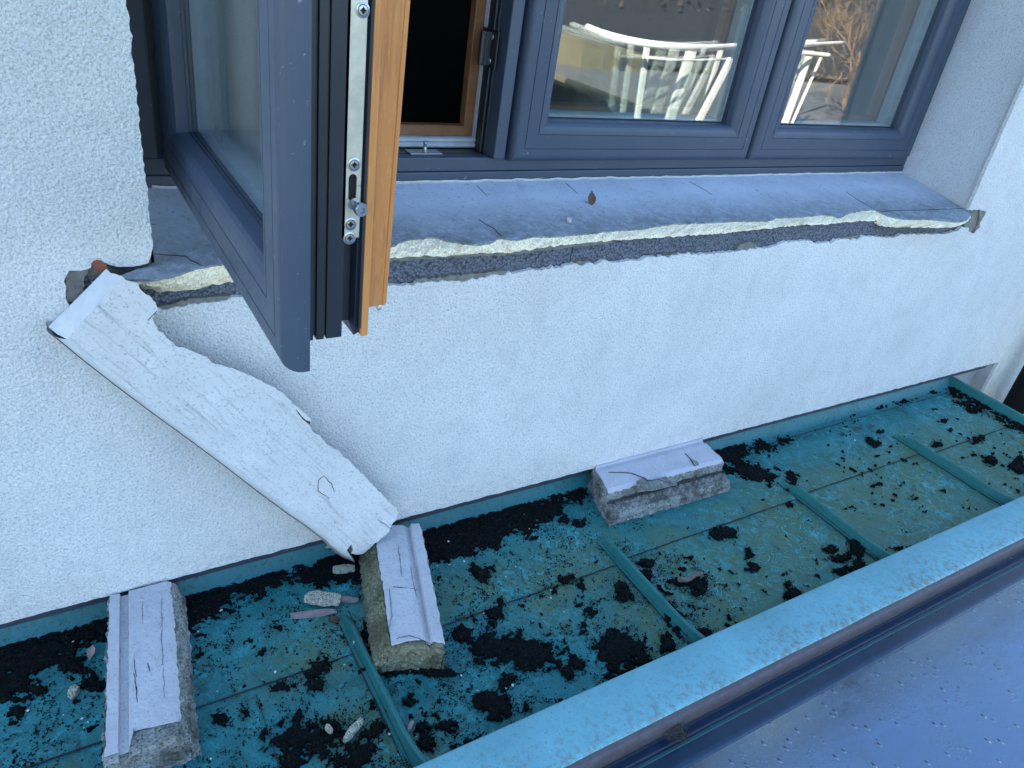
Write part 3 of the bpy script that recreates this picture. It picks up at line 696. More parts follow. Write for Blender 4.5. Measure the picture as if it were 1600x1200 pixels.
# ================================================================== roof below the window
roof = thing('metal_roof', 'blue green patinated sheet metal roof with standing seams below the window', 'metal roof', (1.0, -.22, ZR))
XR0, XR1 = -1.2, 2.462; YL = -.462
SE = [-.815, -.238, .338, .890, 1.449, 1.966]
def deckgrid(x0, x1, y0, y1, z, seed):
    mb = MB(); nx = max(2, int((x1 - x0) / .02)); ny = max(2, int((y1 - y0) / .02)); vs = []; fs = []
    for j in range(ny + 1):
        for i in range(nx + 1):
            x = x0 + (x1 - x0) * i / nx; y = y0 + (y1 - y0) * j / ny
            vs.append((x, y, z + .0012 * nz((x, y, 0), 5, seed)))
    for j in range(ny):
        for i in range(nx):
            a = j * (nx + 1) + i; fs.append((a, a + 1, a + nx + 2, a + nx + 1))
    mb.add(vs, fs); return mb
edges = [XR0] + SE + [XR1]
for i in range(len(edges) - 1):
    dy = (.0, .006, .002, -.004, .004, .012, .0)[i]
    mb = deckgrid(edges[i], edges[i + 1], -.216 + dy, -.014, ZR, 3); o = part(mb, 'roof_sheet', M['roof'], roof, recalc=False, smooth=True)
    mb = deckgrid(edges[i], edges[i + 1], -.458, -.2155 + dy, ZR - .002, 4); o = part(mb, 'roof_sheet', M['roof'], roof, recalc=False, smooth=True)
mb = MB(); mb.box(XR0, XR1, -.545, .05, ZR - .03, ZR - .008); part(mb, 'roof_board', M['darkstrip'], roof)
# open joints
mb = MB()
for i in range(len(edges) - 1):
    dy = (.0, .006, .002, -.004, .004, .012, .0)[i]
    ribbon(mb, [(edges[i] + .01, -.2165 + dy, ZR), (edges[i + 1] - .01, -.2165 + dy, ZR)], .0022, (0, 0, 1), .0014, i, .01, .0008)
q0, q1 = oz(400, 1085, ZR), oz(437, 1200, ZR); ribbon(mb, [q0, q1, q1 + (q1 - q0)], .002, (0, 0, 1), .0014, 33, .01, .0006)
ribbon(mb, [(XR0, -.0145, ZR), (XR1, -.0145, ZR)], .0018, (0, 0, 1), .0016, 40, .01, .001)
part(mb, 'sheet_joint', M['crack'], roof)
# upstand against the wall
mb = MB(); pr = [(-.0145, ZR + .0008), (-.003, ZR + .002), (.008, ZR + .006), (.018, ZR + .018), (.0245, ZR + .027), (.0250, ZR + .029)]
def strip(mb, pr, xa, xb, nseg=120, amp=.0008, seed=1):
    n = len(pr); vs = []; fs = []
    for i in range(nseg + 1):
        x = xa + (xb - xa) * i / nseg
        for (y, z) in pr: vs.append((x, y + amp * nz((x, y, z), 6, seed), z + amp * nz((x, z, y), 6, seed + 1)))
    for i in range(nseg):
        for j in range(n - 1):
            a = i * n + j; fs.append((a, a + n, a + n + 1, a + 1))
    mb.add(vs, fs)
strip(mb, pr, XR0, XR1); part(mb, 'wall_upstand', M['upst'], roof, recalc=False, smooth=True)
mb = MB(); strip(mb, [(.0250, ZR + .0285), (.021, ZR + .031), (.020, ZR + .075)], XR0, XR1 + .2); part(mb, 'dark_gap_strip', M['darkstrip'], roof, recalc=False)  # dark strip in the gap between wall bottom and upstand
# standing seams: folded ridge with a lower flange on its left, tapering away near the wall
for k, xs_ in enumerate(SE):
    ytop = (-.13, -.13, -.125, -.150, -.152, -.118)[k]
    def sec(y):
        t = min(1, max(.12, (ytop - y) / .05)); h = .023 * t
        xo = xs_ + (.004 if k % 2 else -.002) * (y - ytop) + .012 * max(0, (-.37 - y) / .09) ** 2
        return [(xo - .0125, ZR + .0005), (xo - .0120, ZR + .0035), (xo - .0075, ZR + .0035), (xo - .0065, ZR + .0035), (xo - .0035, ZR + h * .9), (xo - .001, ZR + h), (xo + .003, ZR + h * .96),
                (xo + .0095, ZR + .004), (xo + .0125, ZR + .0008)]
    mb = MB(); vs = []; fs = []; N_ = 44; n = 9
    for i in range(N_ + 1):
        y = ytop + (-.468 - ytop) * i / N_
        for (x, z) in sec(y): vs.append((x + .0006 * nz((x, y, 0), 14, k), y, z))
    for i in range(N_):
        for j in range(n - 1):
            a = i * n + j; fs.append((a, a + 1, a + n + 1, a + n))
    mb.add(vs, fs); mb.add(vs[:n] + [(xs_, ytop + .006, ZR)], [(j, n, j + 1) for j in range(n - 1)])
    sm = part(mb, 'standing_seam', M['seam'], roof, recalc=False)
    mb = MB(); ribbon(mb, [(xs_ - .0062, y_, ZR + .0036) for y_ in (ytop - .01, -.3, -.46)], .0016, (0, 0, 1), .0008, k, .01, .0005)
    ribbon(mb, [(xs_ - .0135, y_, ZR) for y_ in (ytop, -.3, -.46)], .0018, (0, 0, 1), .001, k + 9, .01, .0008)
    part(mb, 'seam_gap', M['crack'], roof, sub_of=sm)
# raised front edge
mb = MB()
strip(mb, [(-.4560, ZR - .004), (-.4565, ZR + .0355), (-.4580, ZR + .0378), (-.461, ZR + .0390), (-.500, ZR + .0392), (-.540, ZR + .0372), (-.5475, ZR + .0362), (-.5490, ZR + .034), (-.5490, ZR + .029)], XR0, 6.0, 200, .0009, 7)
part(mb, 'front_edge', M['lip'], roof, recalc=False, smooth=True)
mb = MB()
strip(mb, [(-.546, ZR + .0340), (-.5555, ZR + .0335), (-.5585, ZR + .031), (-.5590, ZR + .010), (-.552, ZR - .020)], XR0, 6.0, 200, .0008, 9)
part(mb, 'drip_rim', M['rim'], roof, recalc=False, smooth=True)
# side upstand at the right end
mb = MB(); mb.hexa([(2.450, YL, ZR - .01), (2.468, YL, ZR - .01), (2.468, .03, ZR - .01), (2.450, .03, ZR - .01)], [(2.456, YL, ZR + .026), (2.468, YL, ZR + .026), (2.468, .03, ZR + .03), (2.456, .03, ZR + .03)])
part(mb, 'side_upstand', M['seam'], roof, bevel=.002)

# ================================================================== glossy sheet below the roof edge
mb = MB(); vs = []; fs = []; NX, NY = 60, 50
for j in range(NY + 1):
    y = -.5535 - 1.5 * (j / NY) ** 1.5; s_ = -.5535 - y
    z = ZR - .012
    for i in range(NX + 1): vs.append((XR0 + 7.2 * i / NX, y, z))
for j in range(NY):
    for i in range(NX):
        a = j * (NX + 1) + i; fs.append((a, a + NX + 1, a + NX + 2, a + 1))
mb.add(vs, fs); m_ = len(vs); mb.add([(x, y, z - .006) for x, y, z in vs], [tuple(reversed(f)) for f in fs])
cn = thing('canopy', 'glossy blue canopy sheet with dirt specks and a painted navy reflection below the pale roof edge', 'canopy', (2, -.6, ZR - .02))
part(mb, 'canopy_sheet', M['canopy'], cn, recalc=False, smooth=True)
mb = MB(); strip(mb, [(-.5600, ZR - .0085), (-.6020, ZR - .0090), (-.6120, ZR - .0092), (-.6125, ZR - .0125)], XR0, 6.0, 60, .0003, 3); part(mb, 'dark_reflection', M['refl_band'], cn, recalc=False, smooth=True)  # mirrored dark windows painted as a navy band on the sheet
mb = MB(); strip(mb, [(-.5765, ZR - .0083), (-.5775, ZR - .0070), (-.5815, ZR - .0068), (-.5825, ZR - .0083)], XR0, 6.0, 260, .0007, 12); part(mb, 'lip_reflection', M['refl_line'], cn, recalc=False)  # reflection of the roof lip, painted as a thin teal line
mb = MB(); strip(mb, [(-.5700, ZR - .0085), (-.5705, ZR - .0078), (-.5725, ZR - .0078), (-.5730, ZR - .0085)], XR0, 6.0, 260, .0006, 15); part(mb, 'edge_seal', M['darkstrip'], cn, recalc=False)

# ================================================================== downpipe
mb = MB(); pp = oy(1592, 600, -.045)
top = np.array([pp[0] + .06, -.045, -.55])
mb.tube([(2.797, -.07, -4.9 + .35 * i) for i in range(17)], .036, 20)
PIPE = mb
dp = thing('downpipe', 'black downpipe on the white wall beyond the right end of the metal roof', 'downpipe', (2.80, -.05, -4.9))
part(mb, 'pipe', M['pipe'], dp, smooth=True)
mb = MB(); mb.tube([(2.797, -.07, -2.2), (2.797, -.07, -2.16)], .040, 20); mb.box(2.79, 2.81, -.01, .001, -2.2, -2.16); part(mb, 'bracket', M['pipe'], dp)

# ================================================================== the fallen sill piece leaning on the wall
YP = -.052
def yp(u, v):   # depth of the slab's face: flat against the viewer, thinner at the torn side
    return YP
left_in = [(105, 530), (150, 568), (200, 607), (250, 645), (300, 681), (350, 718), (400, 756), (450, 792), (475, 808), (497, 824), (506, 826), (512, 836), (527, 848), (542, 860)]
bott = [(549, 850), (551, 857), (549, 864), (560, 867)]
rightp = [(572, 862), (585, 850), (597, 841), (607, 832), (612, 820), (620, 810), (622, 800), (607, 782), (595, 770), (575, 750), (550, 725), (540, 715), (530, 705), (512, 695), (500, 682),
          (487, 672), (484, 664), (476, 657), (473, 652), (486, 661), (483, 652), (475, 645), (457, 630), (440, 612), (425, 604), (412, 597), (400, 591), (375, 580), (350, 572), (330, 567), (327, 562), (322, 557), (305, 550), (290, 545), (275, 540),
          (260, 527), (247, 515), (241, 504), (239, 497), (246, 487), (247, 480), (244, 472), (237, 465), (229, 460), (220, 452), (215, 444), (203, 438), (192, 432)]
pieceloc = tuple(oy(420, 700, 0) * np.array([1, 0, 1]))
pc = thing('broken_sill_slab', 'long whitewashed sill slab broken off and leaning diagonally on the wall', 'sill slab', (pieceloc[0], -.03, -.99))
def q3(p): return tuple(oy(p[0], p[1], YP))
loop = [q3(p) for p in left_in]
rj = jag([xz(p[0], p[1], YP) for p in bott + rightp], .0035, .0016, 120, 21)
face2 = [(p[0], p[2]) for p in loop] + list(rj)
# triangulated face with interior points: grid clipped by outline is overkill, face stays a flat ngon and the torn side is lofted
mb = MB(); mb.sheet([[(x, YP, z) for x, z in face2]]); part(mb, 'painted_face', M['slab'], pc, recalc=False)
mb = MB(); vs = []; n = len(rj); rows = 6
for i, (x, z) in enumerate(rj):
    for j in range(rows + 1):
        s_ = j / rows; y = YP + .0003 + (-.001 - YP) * s_
        k = .042 * s_ + .006 * s_ * nz((x, z, y), 60, 3) + .003 * nz((x, z, y), 150, 7) * min(1, s_ * 3)
        # pull inwards, towards the slab's centre line
        a = Vector((.000, -.49)); b = Vector((.39, -.985)); d = (b - a).normalized(); nn = Vector((d.y, -d.x))
        side = 1
        pos = Vector((x, z)); t_ = (pos - a).dot(d); foot = a + d * t_ ; inw = (foot - pos); inw = inw.normalized() if inw.length > 1e-4 else Vector((0, 0))
        vs.append((x + inw.x * max(k, 0), y, z + inw.y * max(k, 0)))
fs = [(i * (rows + 1) + j, (i + 1) * (rows + 1) + j, (i + 1) * (rows + 1) + j + 1, i * (rows + 1) + j + 1) for i in range(n - 1) for j in range(rows)]
mb.add(vs, fs); part(mb, 'torn_edge', M['gcore'], pc, recalc=False)
# smooth nosing: rounded lower edge running back to the wall
out_px = [(75, 512), (120, 549), (185, 600), (240, 641), (292, 679), (344, 718), (396, 759), (447, 797), (473, 815), (492, 830), (505, 841), (512, 848), (530, 863), (553, 873)]
mb = MB(); vs = []; rows = 6
for a, b in zip(left_in, out_px):
    A = oy(a[0], a[1], YP); Bq = oy(b[0], b[1], -.020); C2 = oy(b[0] + 1, b[1] - 4, .0)
    for j in range(rows + 1):
        s_ = j / rows; t = s_ * math.pi / 2
        vs.append(tuple(A + (Bq - A) * np.array([math.sin(t), 1 - math.cos(t), math.sin(t)])))
    vs.append(tuple(np.array([Bq[0], -.0005, Bq[2]])))
n = len(left_in); r1 = rows + 2
mb.add(vs, [(i * r1 + j, i * r1 + j + 1, (i + 1) * r1 + j + 1, (i + 1) * r1 + j) for i in range(n - 1) for j in range(r1 - 1)])
part(mb, 'rounded_nosing', M['slab_smooth'], pc, recalc=False, smooth=True)
mb = MB(); vu = []; dn = Vector((-.81, 0, -.585))  # grey band over the nosing's lower half: its shade put into colour
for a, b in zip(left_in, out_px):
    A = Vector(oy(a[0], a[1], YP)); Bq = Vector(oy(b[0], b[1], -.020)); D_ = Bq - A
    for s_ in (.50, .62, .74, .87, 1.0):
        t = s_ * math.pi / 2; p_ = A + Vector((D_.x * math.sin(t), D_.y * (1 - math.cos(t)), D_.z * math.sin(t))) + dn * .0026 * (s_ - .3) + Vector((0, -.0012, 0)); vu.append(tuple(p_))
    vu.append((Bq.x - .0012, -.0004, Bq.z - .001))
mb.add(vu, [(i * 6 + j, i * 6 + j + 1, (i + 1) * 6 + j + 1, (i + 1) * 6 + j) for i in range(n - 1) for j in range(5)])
part(mb, 'underside_shade', M['slab_shade'], pc, recalc=False, smooth=True)
# upper end facet
mb = MB()
a0, a1 = oy(105, 530, YP), oy(192, 432, YP); b0, b1 = oy(75, 512, -.020), oy(165, 421, -.014)
NN = 14; vs = []; fs = []
for i in range(NN + 1):
    for j in range(7):
        s_ = j / 6; P = a0 + (a1 - a0) * i / NN; Q = b0 + (b1 - b0) * i / NN
        q = P + (Q - P) * s_ + np.array([0, -.002 * math.sin(math.pi * s_), 0]) + (.0025 * nz(P + (Q - P) * s_, 120, 5) * s_) * np.array([1, 0, 1]); vs.append(tuple(q))
for i in range(NN):
    for j in range(6):
        a = i * 7 + j; fs.append((a, a + 7, a + 8, a + 1))
mb.add(vs, fs); e0 = [vs[i * 7 + 6] for i in range(NN + 1)]
mb.add(e0 + [(x + .004, -.0005, z - .004) for x, y, z in e0], [(i, i + 1, i + 2 + NN, i + 1 + NN) for i in range(NN)])
part(mb, 'end_face', M['slab_smooth'], pc, recalc=False, smooth=True)
mb = MB()
Pw = lambda L: [np.array(oy(u, v, YP)) for u, v in L]
for k_, (L, wd) in enumerate([([(246, 486), (238, 493), (230, 500)], .0013), ([(500, 740), (504, 766)][:0] or [(506, 743), (497, 750), (497, 767), (515, 779)], .0013), ([(506, 743), (518, 755), (523, 768)], .0013),
              ([(462, 640), (472, 652), (484, 662)], .0022), ([(590, 812), (612, 826)], .0012)]):
    if len(L) > 1: ribbon(mb, Pw(L), wd, (0, -1, 0), .0006, k_, .004, .0014)
part(mb, 'crack', M['crack'], pc)

# ================================================================== three broken blocks lying on the roof
def lerp(a, b, t): return a + (b - a) * t
def block(name, label, A, B, WA, WB, prof, capset, seed, coremat, capmat, rough=.004, top=None, endcut=None, group='broken sill blocks lying on the metal roof', cap_ends=(0, 1)):
    """A,B: start and end of the left bottom edge; WA,WB: width vectors; prof: (across 0..1, height)"""
    A, B, WA, WB = [np.array(q, float) for q in (A, B, WA, WB)]
    c = (A + B) / 2 + WA / 2
    th = thing(name, label, 'sill block', (c[0], c[1], ZR), group)
    # densify profile
    P = []
    for i in range(len(prof) - 1):
        a, b = np.array(prof[i], float), np.array(prof[i + 1], float); L = abs(b[0] - a[0]) * .11 + abs(b[1] - a[1]); k = max(1, int(L / .005))
        for j in range(k): P.append((*(a + (b - a) * j / k), i))
    P.append((*prof[-1], len(prof) - 1)); n = len(P)
    Ln = np.linalg.norm(B - A); NS = int(Ln / .005); mbc = MB(); vs = []
    for i in range(NS + 1):
        s_ = i / NS
        for (ac, h, seg) in P:
            q = lerp(A, B, s_) + lerp(WA, WB, s_) * ac; q = np.array([q[0], q[1], ZR + h])
            painted = seg in capset
            am = (rough if not painted else rough * .25) * (1 if h > .002 else .8)
            d = np.array([nz(q, 70, seed), nz(q, 70, seed + 2), nz(q, 70, seed + 4)]) + .6 * np.array([nz(q, 260, seed), nz(q, 260, seed + 2), nz(q, 260, seed + 4)])
            q = q + d * am; q[2] = max(q[2], ZR + .0005)
            vs.append(tuple(q - np.array([0, 0, .0035 if painted else 0])))
    fs = [(i * n + j, i * n + j + 1, (i + 1) * n + j + 1, (i + 1) * n + j) for i in range(NS) for j in range(n - 1)]
    mbc.add(vs, fs)
    for e, rev in ((0, False), (NS, True)):     # end faces, dense and rough
        ring_ = [np.array(vs[e * n + j]) for j in range(n)]; rows = 12; ev = []; dirv = (A - B) / Ln * (1 if e == 0 else -1); d3 = np.array([dirv[0], dirv[1], 0])
        for r_ in range(rows + 1):
            for j in range(n):
                p = ring_[j].copy(); p[2] = ZR + .0005 + (p[2] - ZR - .0005) * (1 - r_ / rows)
                k = 0 if (r_ == 0) else 1
                p = p + d3 * k * (.004 * nz(p, 60, seed + 8) + .003 * nz(p, 220, seed + 9) + .002); ev.append(tuple(p))
        ef = [(r_ * n + j, r_ * n + j + 1, (r_ + 1) * n + j + 1, (r_ + 1) * n + j) for r_ in range(rows) for j in range(n - 1)]
        mbc.add(ev, ef)
    core = part(mbc, 'cement_core', coremat, th)
    # painted skin: follows the painted segments, with a torn outline
    mbs = MB(); idx = [j for j in range(n) if P[j][2] in capset or (j > 0 and P[j - 1][2] in capset)]
    s0, s1 = cap_ends; m = len(idx); cs = []; NC = NS
    for i in range(NC + 1):
        t_ = i / NC
        for jj, j in enumerate(idx):
            ac, h, seg = P[j]
            e0 = s0 + (endcut[0](ac) if endcut else 0); e1 = s1 - (endcut[1](ac) if endcut else 0)
            edge = .012 * nz((ac * .1, seed, 0), 60, seed); s_ = e0 + edge * .6 + (e1 - e0 - edge) * t_
            q = lerp(A, B, s_) + lerp(WA, WB, s_) * ac; z = ZR + h
            last = jj == m - 1 or jj == 0
            if last: q = q + lerp(WA, WB, s_) * .02 * nz((q[0], q[1], 0), 70, seed + 12)
            z += .0008 * nz((q[0], q[1], 0), 60, seed + 3) + .0004
            cs.append((q[0], q[1], z))
    fs = [(i * m + j, i * m + j + 1, (i + 1) * m + j + 1, (i + 1) * m + j) for i in range(NC) for j in range(m - 1)]
    mbs.add(cs, fs); k = len(cs); mbs.add([(x, y, z - .003) for x, y, z in cs], [tuple(reversed(f)) for f in fs])
    side = [i * m for i in range(NC + 1)]; side2 = [i * m + m - 1 for i in range(NC + 1)]; e1_ = list(range(m)); e2_ = [NC * m + j for j in range(m)]
    for ls in (side, side2, e1_, e2_):
        vv = [cs[a] for a in ls] + [(cs[a][0], cs[a][1], cs[a][2] - .003) for a in ls]; L = len(ls)
        mbs.add(vv, [(a, a + 1, a + 1 + L, a + L) for a in range(L - 1)])
    sk = part(mbs, 'painted_skin', capmat, th)
    return th, sk, core
H = .065
b1, sk1, _ = block('sill_block', 'long block lying at the lower left with grooved painted top and one rough grey side',
      (-.006, -.004), (-.043, -.292), (.110, -.004), (.114, -.002),
      [(0, 0), (.0, H - .004), (.02, H), (.15, H), (.16, H - .007), (.26, H - .007), (.27, H + .001), (.78, H + .001), (.84, H - .003), (.90, H - .012), (.99, .018), (1.0, 0)],
      {2, 4, 6, 7, 3, 5}, 3, M['gcore'], M['cap'], endcut=(lambda a: .0, lambda a: .02 if a < .28 else .10 - .05 * (a - .3)))
b2, sk2, _ = block('sill_block', 'short block under the foot of the leaning slab with a mossy left side',
      (.415, .004), (.340, -.262), (.110, -.036), (.105, -.040),
      [(0, 0), (.02, .02), (.17, H - .010), (.215, H - .002), (.24, H), (.70, H + .001), (.76, H - .004), (.80, H - .007), (.83, H + .001), (.84, H + .003), (.97, H + .003), (1.0, H - .002), (1.0, 0)],
      {4, 5, 6, 7, 8, 9, 10}, 8, M['mcore'], M['cap'], endcut=(lambda a: .0, lambda a: .035 * math.sin(max(0, min(1, (a - .24) / .7)) * math.pi) * .9 if a < .9 else .0))
b3, sk3, _ = block('sill_block', 'cracked block against the wall foot in the middle with stepped grey front',
      (1.295, .004), (.968, .004), (-.010, -.132), (-.034, -.124),
      [(0, 0), (.0, H - .002), (.02, H + .004), (.07, H + .004), (.08, H - .003), (.16, H - .003), (.17, H), (.62, H - .001), (.70, H - .006), (.715, .040), (.69, .036), (.69, .031), (.76, .032), (.96, .029), (1.0, .020), (1.0, 0)],
      {2, 3, 4, 5, 6, 7}, 14, M['gcore'], M['cap'], rough=.0028)
sk3.data.materials[0] = M['capx']
mb = MB(); T = ZR + H + .0012
for k_, (L, wd) in enumerate([([(213, 1058), (211, 1045), (209, 1022)], .0012), ([(209, 1052), (214, 1075), (214, 1098)], .0020), ([(231, 1036), (234, 1050)], .0022), ([(253, 935), (253, 1000), (257, 1090)], .0008), ([(222, 940), (223, 975)], .0008), ([(222, 1145), (221, 1156)], .0014), ([(209, 1138), (213, 1150)], .0010)]):
    ribbon(mb, [oz(u, v, T) for u, v in L], wd, (0, 0, 1), .0006, k_)
part(mb, 'crack', M['crack'], b1, sub_of=sk1)
mb = MB()
for k_, (L, wd) in enumerate([([(608, 920), (612, 960), (608, 985)], .0009), ([(614, 917), (640, 919), (652, 921)], .0006), ([(642, 884), (645, 908), (652, 935)], .0006), ([(665, 920), (670, 950), (682, 1000)], .0012),
              ([(620, 998), (640, 993), (662, 1001), (680, 1009)], .0008), ([(622, 850), (628, 900)], .0007)]):
    ribbon(mb, [oz(u, v, T) for u, v in L], wd, (0, 0, 1), .0007, k_ + 20)
part(mb, 'crack', M['crack'], b2, sub_of=sk2)
mb = MB()
for k_, (L, wd) in enumerate([([(950, 738), (968, 738), (985, 739), (1003, 746), (1012, 751), (1030, 750), (1056, 757)], .0024)]):
    ribbon(mb, [oz(u, v, T) for u, v in L], wd, (0, 0, 1), .0010, k_ + 40)
part(mb, 'crack', M['crack'], b3, sub_of=sk3)
mb = MB(); ribbon(mb, [oz(u, v, T) for u, v in [(1070, 708), (1078, 716), (1085, 728)]], .0022, (0, 0, 1), .0010, 43); part(mb, 'crack', M['crack'], b3, sub_of=sk3)
mb = MB(); rr = [lerp(np.array([1.292, .004]), np.array([.970, .004]), k / 40) + lerp(np.array([-.010, -.132]), np.array([-.034, -.124]), k / 40) * .735 for k in range(41)]
ribbon(mb, [(q[0], q[1], ZR + .0335 + .002 * nz((q[0], q[1], 0), 40, 3)) for q in rr], .0085, (0, -.6, .8), .0022, 44, .006, .002)
part(mb, 'layer_gap', M['crack'], b3)
for L in ([(995, 752), (1006, 746), (1014, 752), (1040, 745), (1058, 757), (1020, 766), (996, 768)], [(1080, 718), (1090, 722), (1092, 726), (1086, 728)]):
    mb = MB(); mb.extrude([tuple(oz(u, v, ZR + H) + np.array([0, 0, .0016])) for u, v in L], (0, 0, -.003))
    part(mb, 'chipped_patch', M['gcore'], b3, sub_of=sk3)

# ================================================================== moss, dirt and debris on the roof
rng = np.random.RandomState(4)
def vnoise(X, Y, sc, seed):
    r = np.random.RandomState(seed); T_ = r.rand(256, 256); x = X * sc + 100; y = Y * sc + 100
    xi = np.floor(x).astype(int); yi = np.floor(y).astype(int); fx = x - xi; fy = y - yi; fx = fx * fx * (3 - 2 * fx); fy = fy * fy * (3 - 2 * fy)
    g = lambda a, b: T_[a % 256, b % 256]
    return (g(xi, yi) * (1 - fx) + g(xi + 1, yi) * fx) * (1 - fy) + (g(xi, yi + 1) * (1 - fx) + g(xi + 1, yi + 1) * fx) * fy
def fbm(X, Y, sc, seed, o=5):
    s_ = 0; a = .5
    for k in range(o): s_ = s_ + a * vnoise(X, Y, sc, seed + k); sc *= 2.03; a *= .55
    return s_
spots = [(785, 1008, 38, 20), (840, 1020, 36, 18), (975, 1016, 30, 24), (965, 1030, 16, 10), (460, 1150, 40, 28), (500, 1160, 34, 26), (455, 1185, 14, 20), (575, 1148, 22, 10), (590, 1138, 14, 8), (562, 1180, 16, 18),
         (498, 1045, 15, 13), (494, 1072, 12, 7), (437, 1073, 16, 6), (418, 1018, 14, 8), (400, 1020, 9, 5), (438, 983, 7, 5), (755, 898, 14, 12), (740, 890, 8, 7), (779, 960, 14, 12), (782, 942, 7, 7), (905, 820, 15, 8), (880, 812, 10, 4),
         (833, 842, 9, 4), (1133, 832, 14, 8), (1010, 880, 10, 5), (1003, 898, 10, 6), (1170, 870, 5, 10), (1178, 888, 9, 6), (1092, 913, 9, 12), (1065, 909, 22, 4), (1048, 958, 7, 14), (1062, 980, 7, 14), (1090, 995, 16, 9), (975, 930, 10, 10), (970, 915, 8, 5), (1042, 1005, 9, 12),
         (725, 993, 11, 8), (735, 1000, 5, 6), (905, 1037, 11, 7), (925, 957, 10, 8), (910, 978, 8, 9), (889, 905, 14, 6), (905, 915, 8, 5), (845, 933, 8, 4), (700, 1133, 14, 7), (712, 1130, 12, 11), (765, 1095, 16, 13), (792, 1070, 12, 12), (789, 1098, 11, 14), (770, 1123, 10, 6),
         (820, 1097, 11, 9), (640, 1098, 12, 6), (640, 1085, 5, 9), (655, 1140, 10, 12), (640, 1120, 8, 7), (820, 1105, 9, 8), (887, 1052, 10, 7), (857, 1045, 7, 4), (345, 1122, 13, 9), (382, 1115, 11, 9), (955, 1060, 10, 8), (960, 1048, 8, 6), (22, 1112, 16, 8), (20, 1095, 20, 6), (60, 1078, 10, 5),
         (120, 1040, 30, 16), (145, 1065, 18, 12), (105, 1018, 20, 10), (20, 1130, 8, 5), (1170, 735, 34, 6), (1185, 745, 18, 6), (1235, 745, 10, 6), (1205, 752, 8, 8), (1313, 680, 5, 3), (1367, 693, 7, 4), (1360, 687, 5, 3), (1374, 675, 5, 3), (1464, 694, 6, 4), (1525, 689, 9, 5),
         (1548, 718, 7, 6), (1592, 731, 12, 6), (1593, 719, 5, 4), (1335, 850, 9, 14), (1343, 862, 6, 8), (1298, 860, 9, 5), (1306, 873, 14, 5), (1340, 887, 9, 8), (1315, 893, 12, 5), (1430, 779, 7, 2), (1238, 760, 8, 6), (1234, 790, 6, 3), (1455, 614, 14, 3), (1512, 630, 16, 4), (1530, 640, 14, 4),
         (1200, 745, 20, 4), (1405, 857, 20, 3), (1100, 760, 30, 4), (1240, 930, 10, 8), (1230, 912, 6, 5), (660, 1165, 14, 20), (605, 1110, 4, 8), (1485, 673, 4, 2), (1532, 683, 4, 2), (1475, 658, 6, 3), (1300, 875, 3, 3), (270, 1100, 12, 30), (300, 1165, 9, 12), (575, 1000, 10, 30), (640, 1050, 60, 6)]
x0g, x1g, y0g, y1g = -.95, 2.455, -.458, .012; cell = .0019
nx = int((x1g - x0g) / cell); ny = int((y1g - y0g) / cell)
gx = x0g + (x1g - x0g) * np.arange(nx + 1) / nx; gy = y0g + (y1g - y0g) * np.arange(ny + 1) / ny; X, Y = np.meshgrid(gx, gy)
nA = fbm(X, Y, 28, 5, 5) - .48; nB = fbm(X, Y, 140, 15, 3) - .42; nC = fbm(X, Y, 7, 25, 3) - .45
Hh = np.full_like(X, -1.0)
for (u, v, ru, rv) in spots:
    c = oz(u, v, ZR); a = oz(u + ru, v, ZR) - c; b = oz(u, v + rv, ZR) - c
    det = a[0] * b[1] - a[1] * b[0]; dx, dy = X - c[0], Y - c[1]
    p = (dx * b[1] - dy * b[0]) / det; q = (a[0] * dy - a[1] * dx) / det; r_ = np.sqrt(p * p + q * q)
    Hh = np.maximum(Hh, 1.0 - r_)
Hh = np.where(Hh > -1, Hh, -1)
band_px = [(-60, 1090), (0, 1068), (60, 1052), (100, 1020), (125, 1010), (165, 1000), (300, 985), (330, 962), (370, 938), (420, 916), (480, 905), (560, 900), (640, 885), (690, 868), (760, 858), (795, 835), (830, 818), (862, 806), (895, 785), (925, 762),
           (1000, 748), (1130, 728), (1215, 712), (1260, 690), (1330, 662), (1440, 632), (1490, 606)]
bp = np.array([oz(u, v, ZR)[:2] for u, v in band_px]); by = np.interp(X, bp[:, 0], bp[:, 1]); depth = (Y - by) / .03
thin = np.interp(X, [1.35, 1.6, 2.3, 2.45], [0, -1.3, -1.5, -.6])
Hh = np.maximum(Hh, np.clip(depth, -1, 1.0) + thin + .22 * (X < 1.05))
right_end = np.clip(1 - (2.455 - X) / .05, -1, .6); Hh = np.maximum(Hh, right_end - .35)
nD = fbm(X, Y, 300, 45, 2) - .36; field = Hh - np.clip((-.35 - X) / .4, 0, 2) + nA * 2.8 + nB * 2.2 + nD * 1.5
keep = (Hh > -.75) & (field > .02) | (fbm(X, Y, 60, 77, 4) - .5 + nC * .45 + nB * .7 + nD * .3 - np.clip(X - 1.2, 0, 1) * .05 > .30)
hgt = np.clip(field - .02, 0, 1.2) * .0032 + .0008 + np.abs(nB) * .006 + rng.rand(*X.shape) * .0012
mask = keep
grit = (rng.rand(*X.shape) < .30 * np.clip(1.25 + field / .42, 0, 1) ** 2) & (field > -.55) & (Hh > -.95)
fmask = mask[:-1, :-1] & mask[1:, :-1] & mask[:-1, 1:] & mask[1:, 1:]
fmask |= grit[:-1, :-1]
idm = -np.ones(X.shape, int); used = np.zeros_like(mask); used[:-1, :-1] |= fmask; used[1:, :-1] |= fmask; used[:-1, 1:] |= fmask; used[1:, 1:] |= fmask
interior = np.zeros_like(mask); interior[1:-1, 1:-1] = fmask[:-1, :-1] & fmask[1:, :-1] & fmask[:-1, 1:] & fmask[1:, 1:]
idm[used] = np.arange(used.sum())
zz = np.where(interior, ZR + .0008 + hgt, np.where(mask, ZR - .001, ZR + .0012))
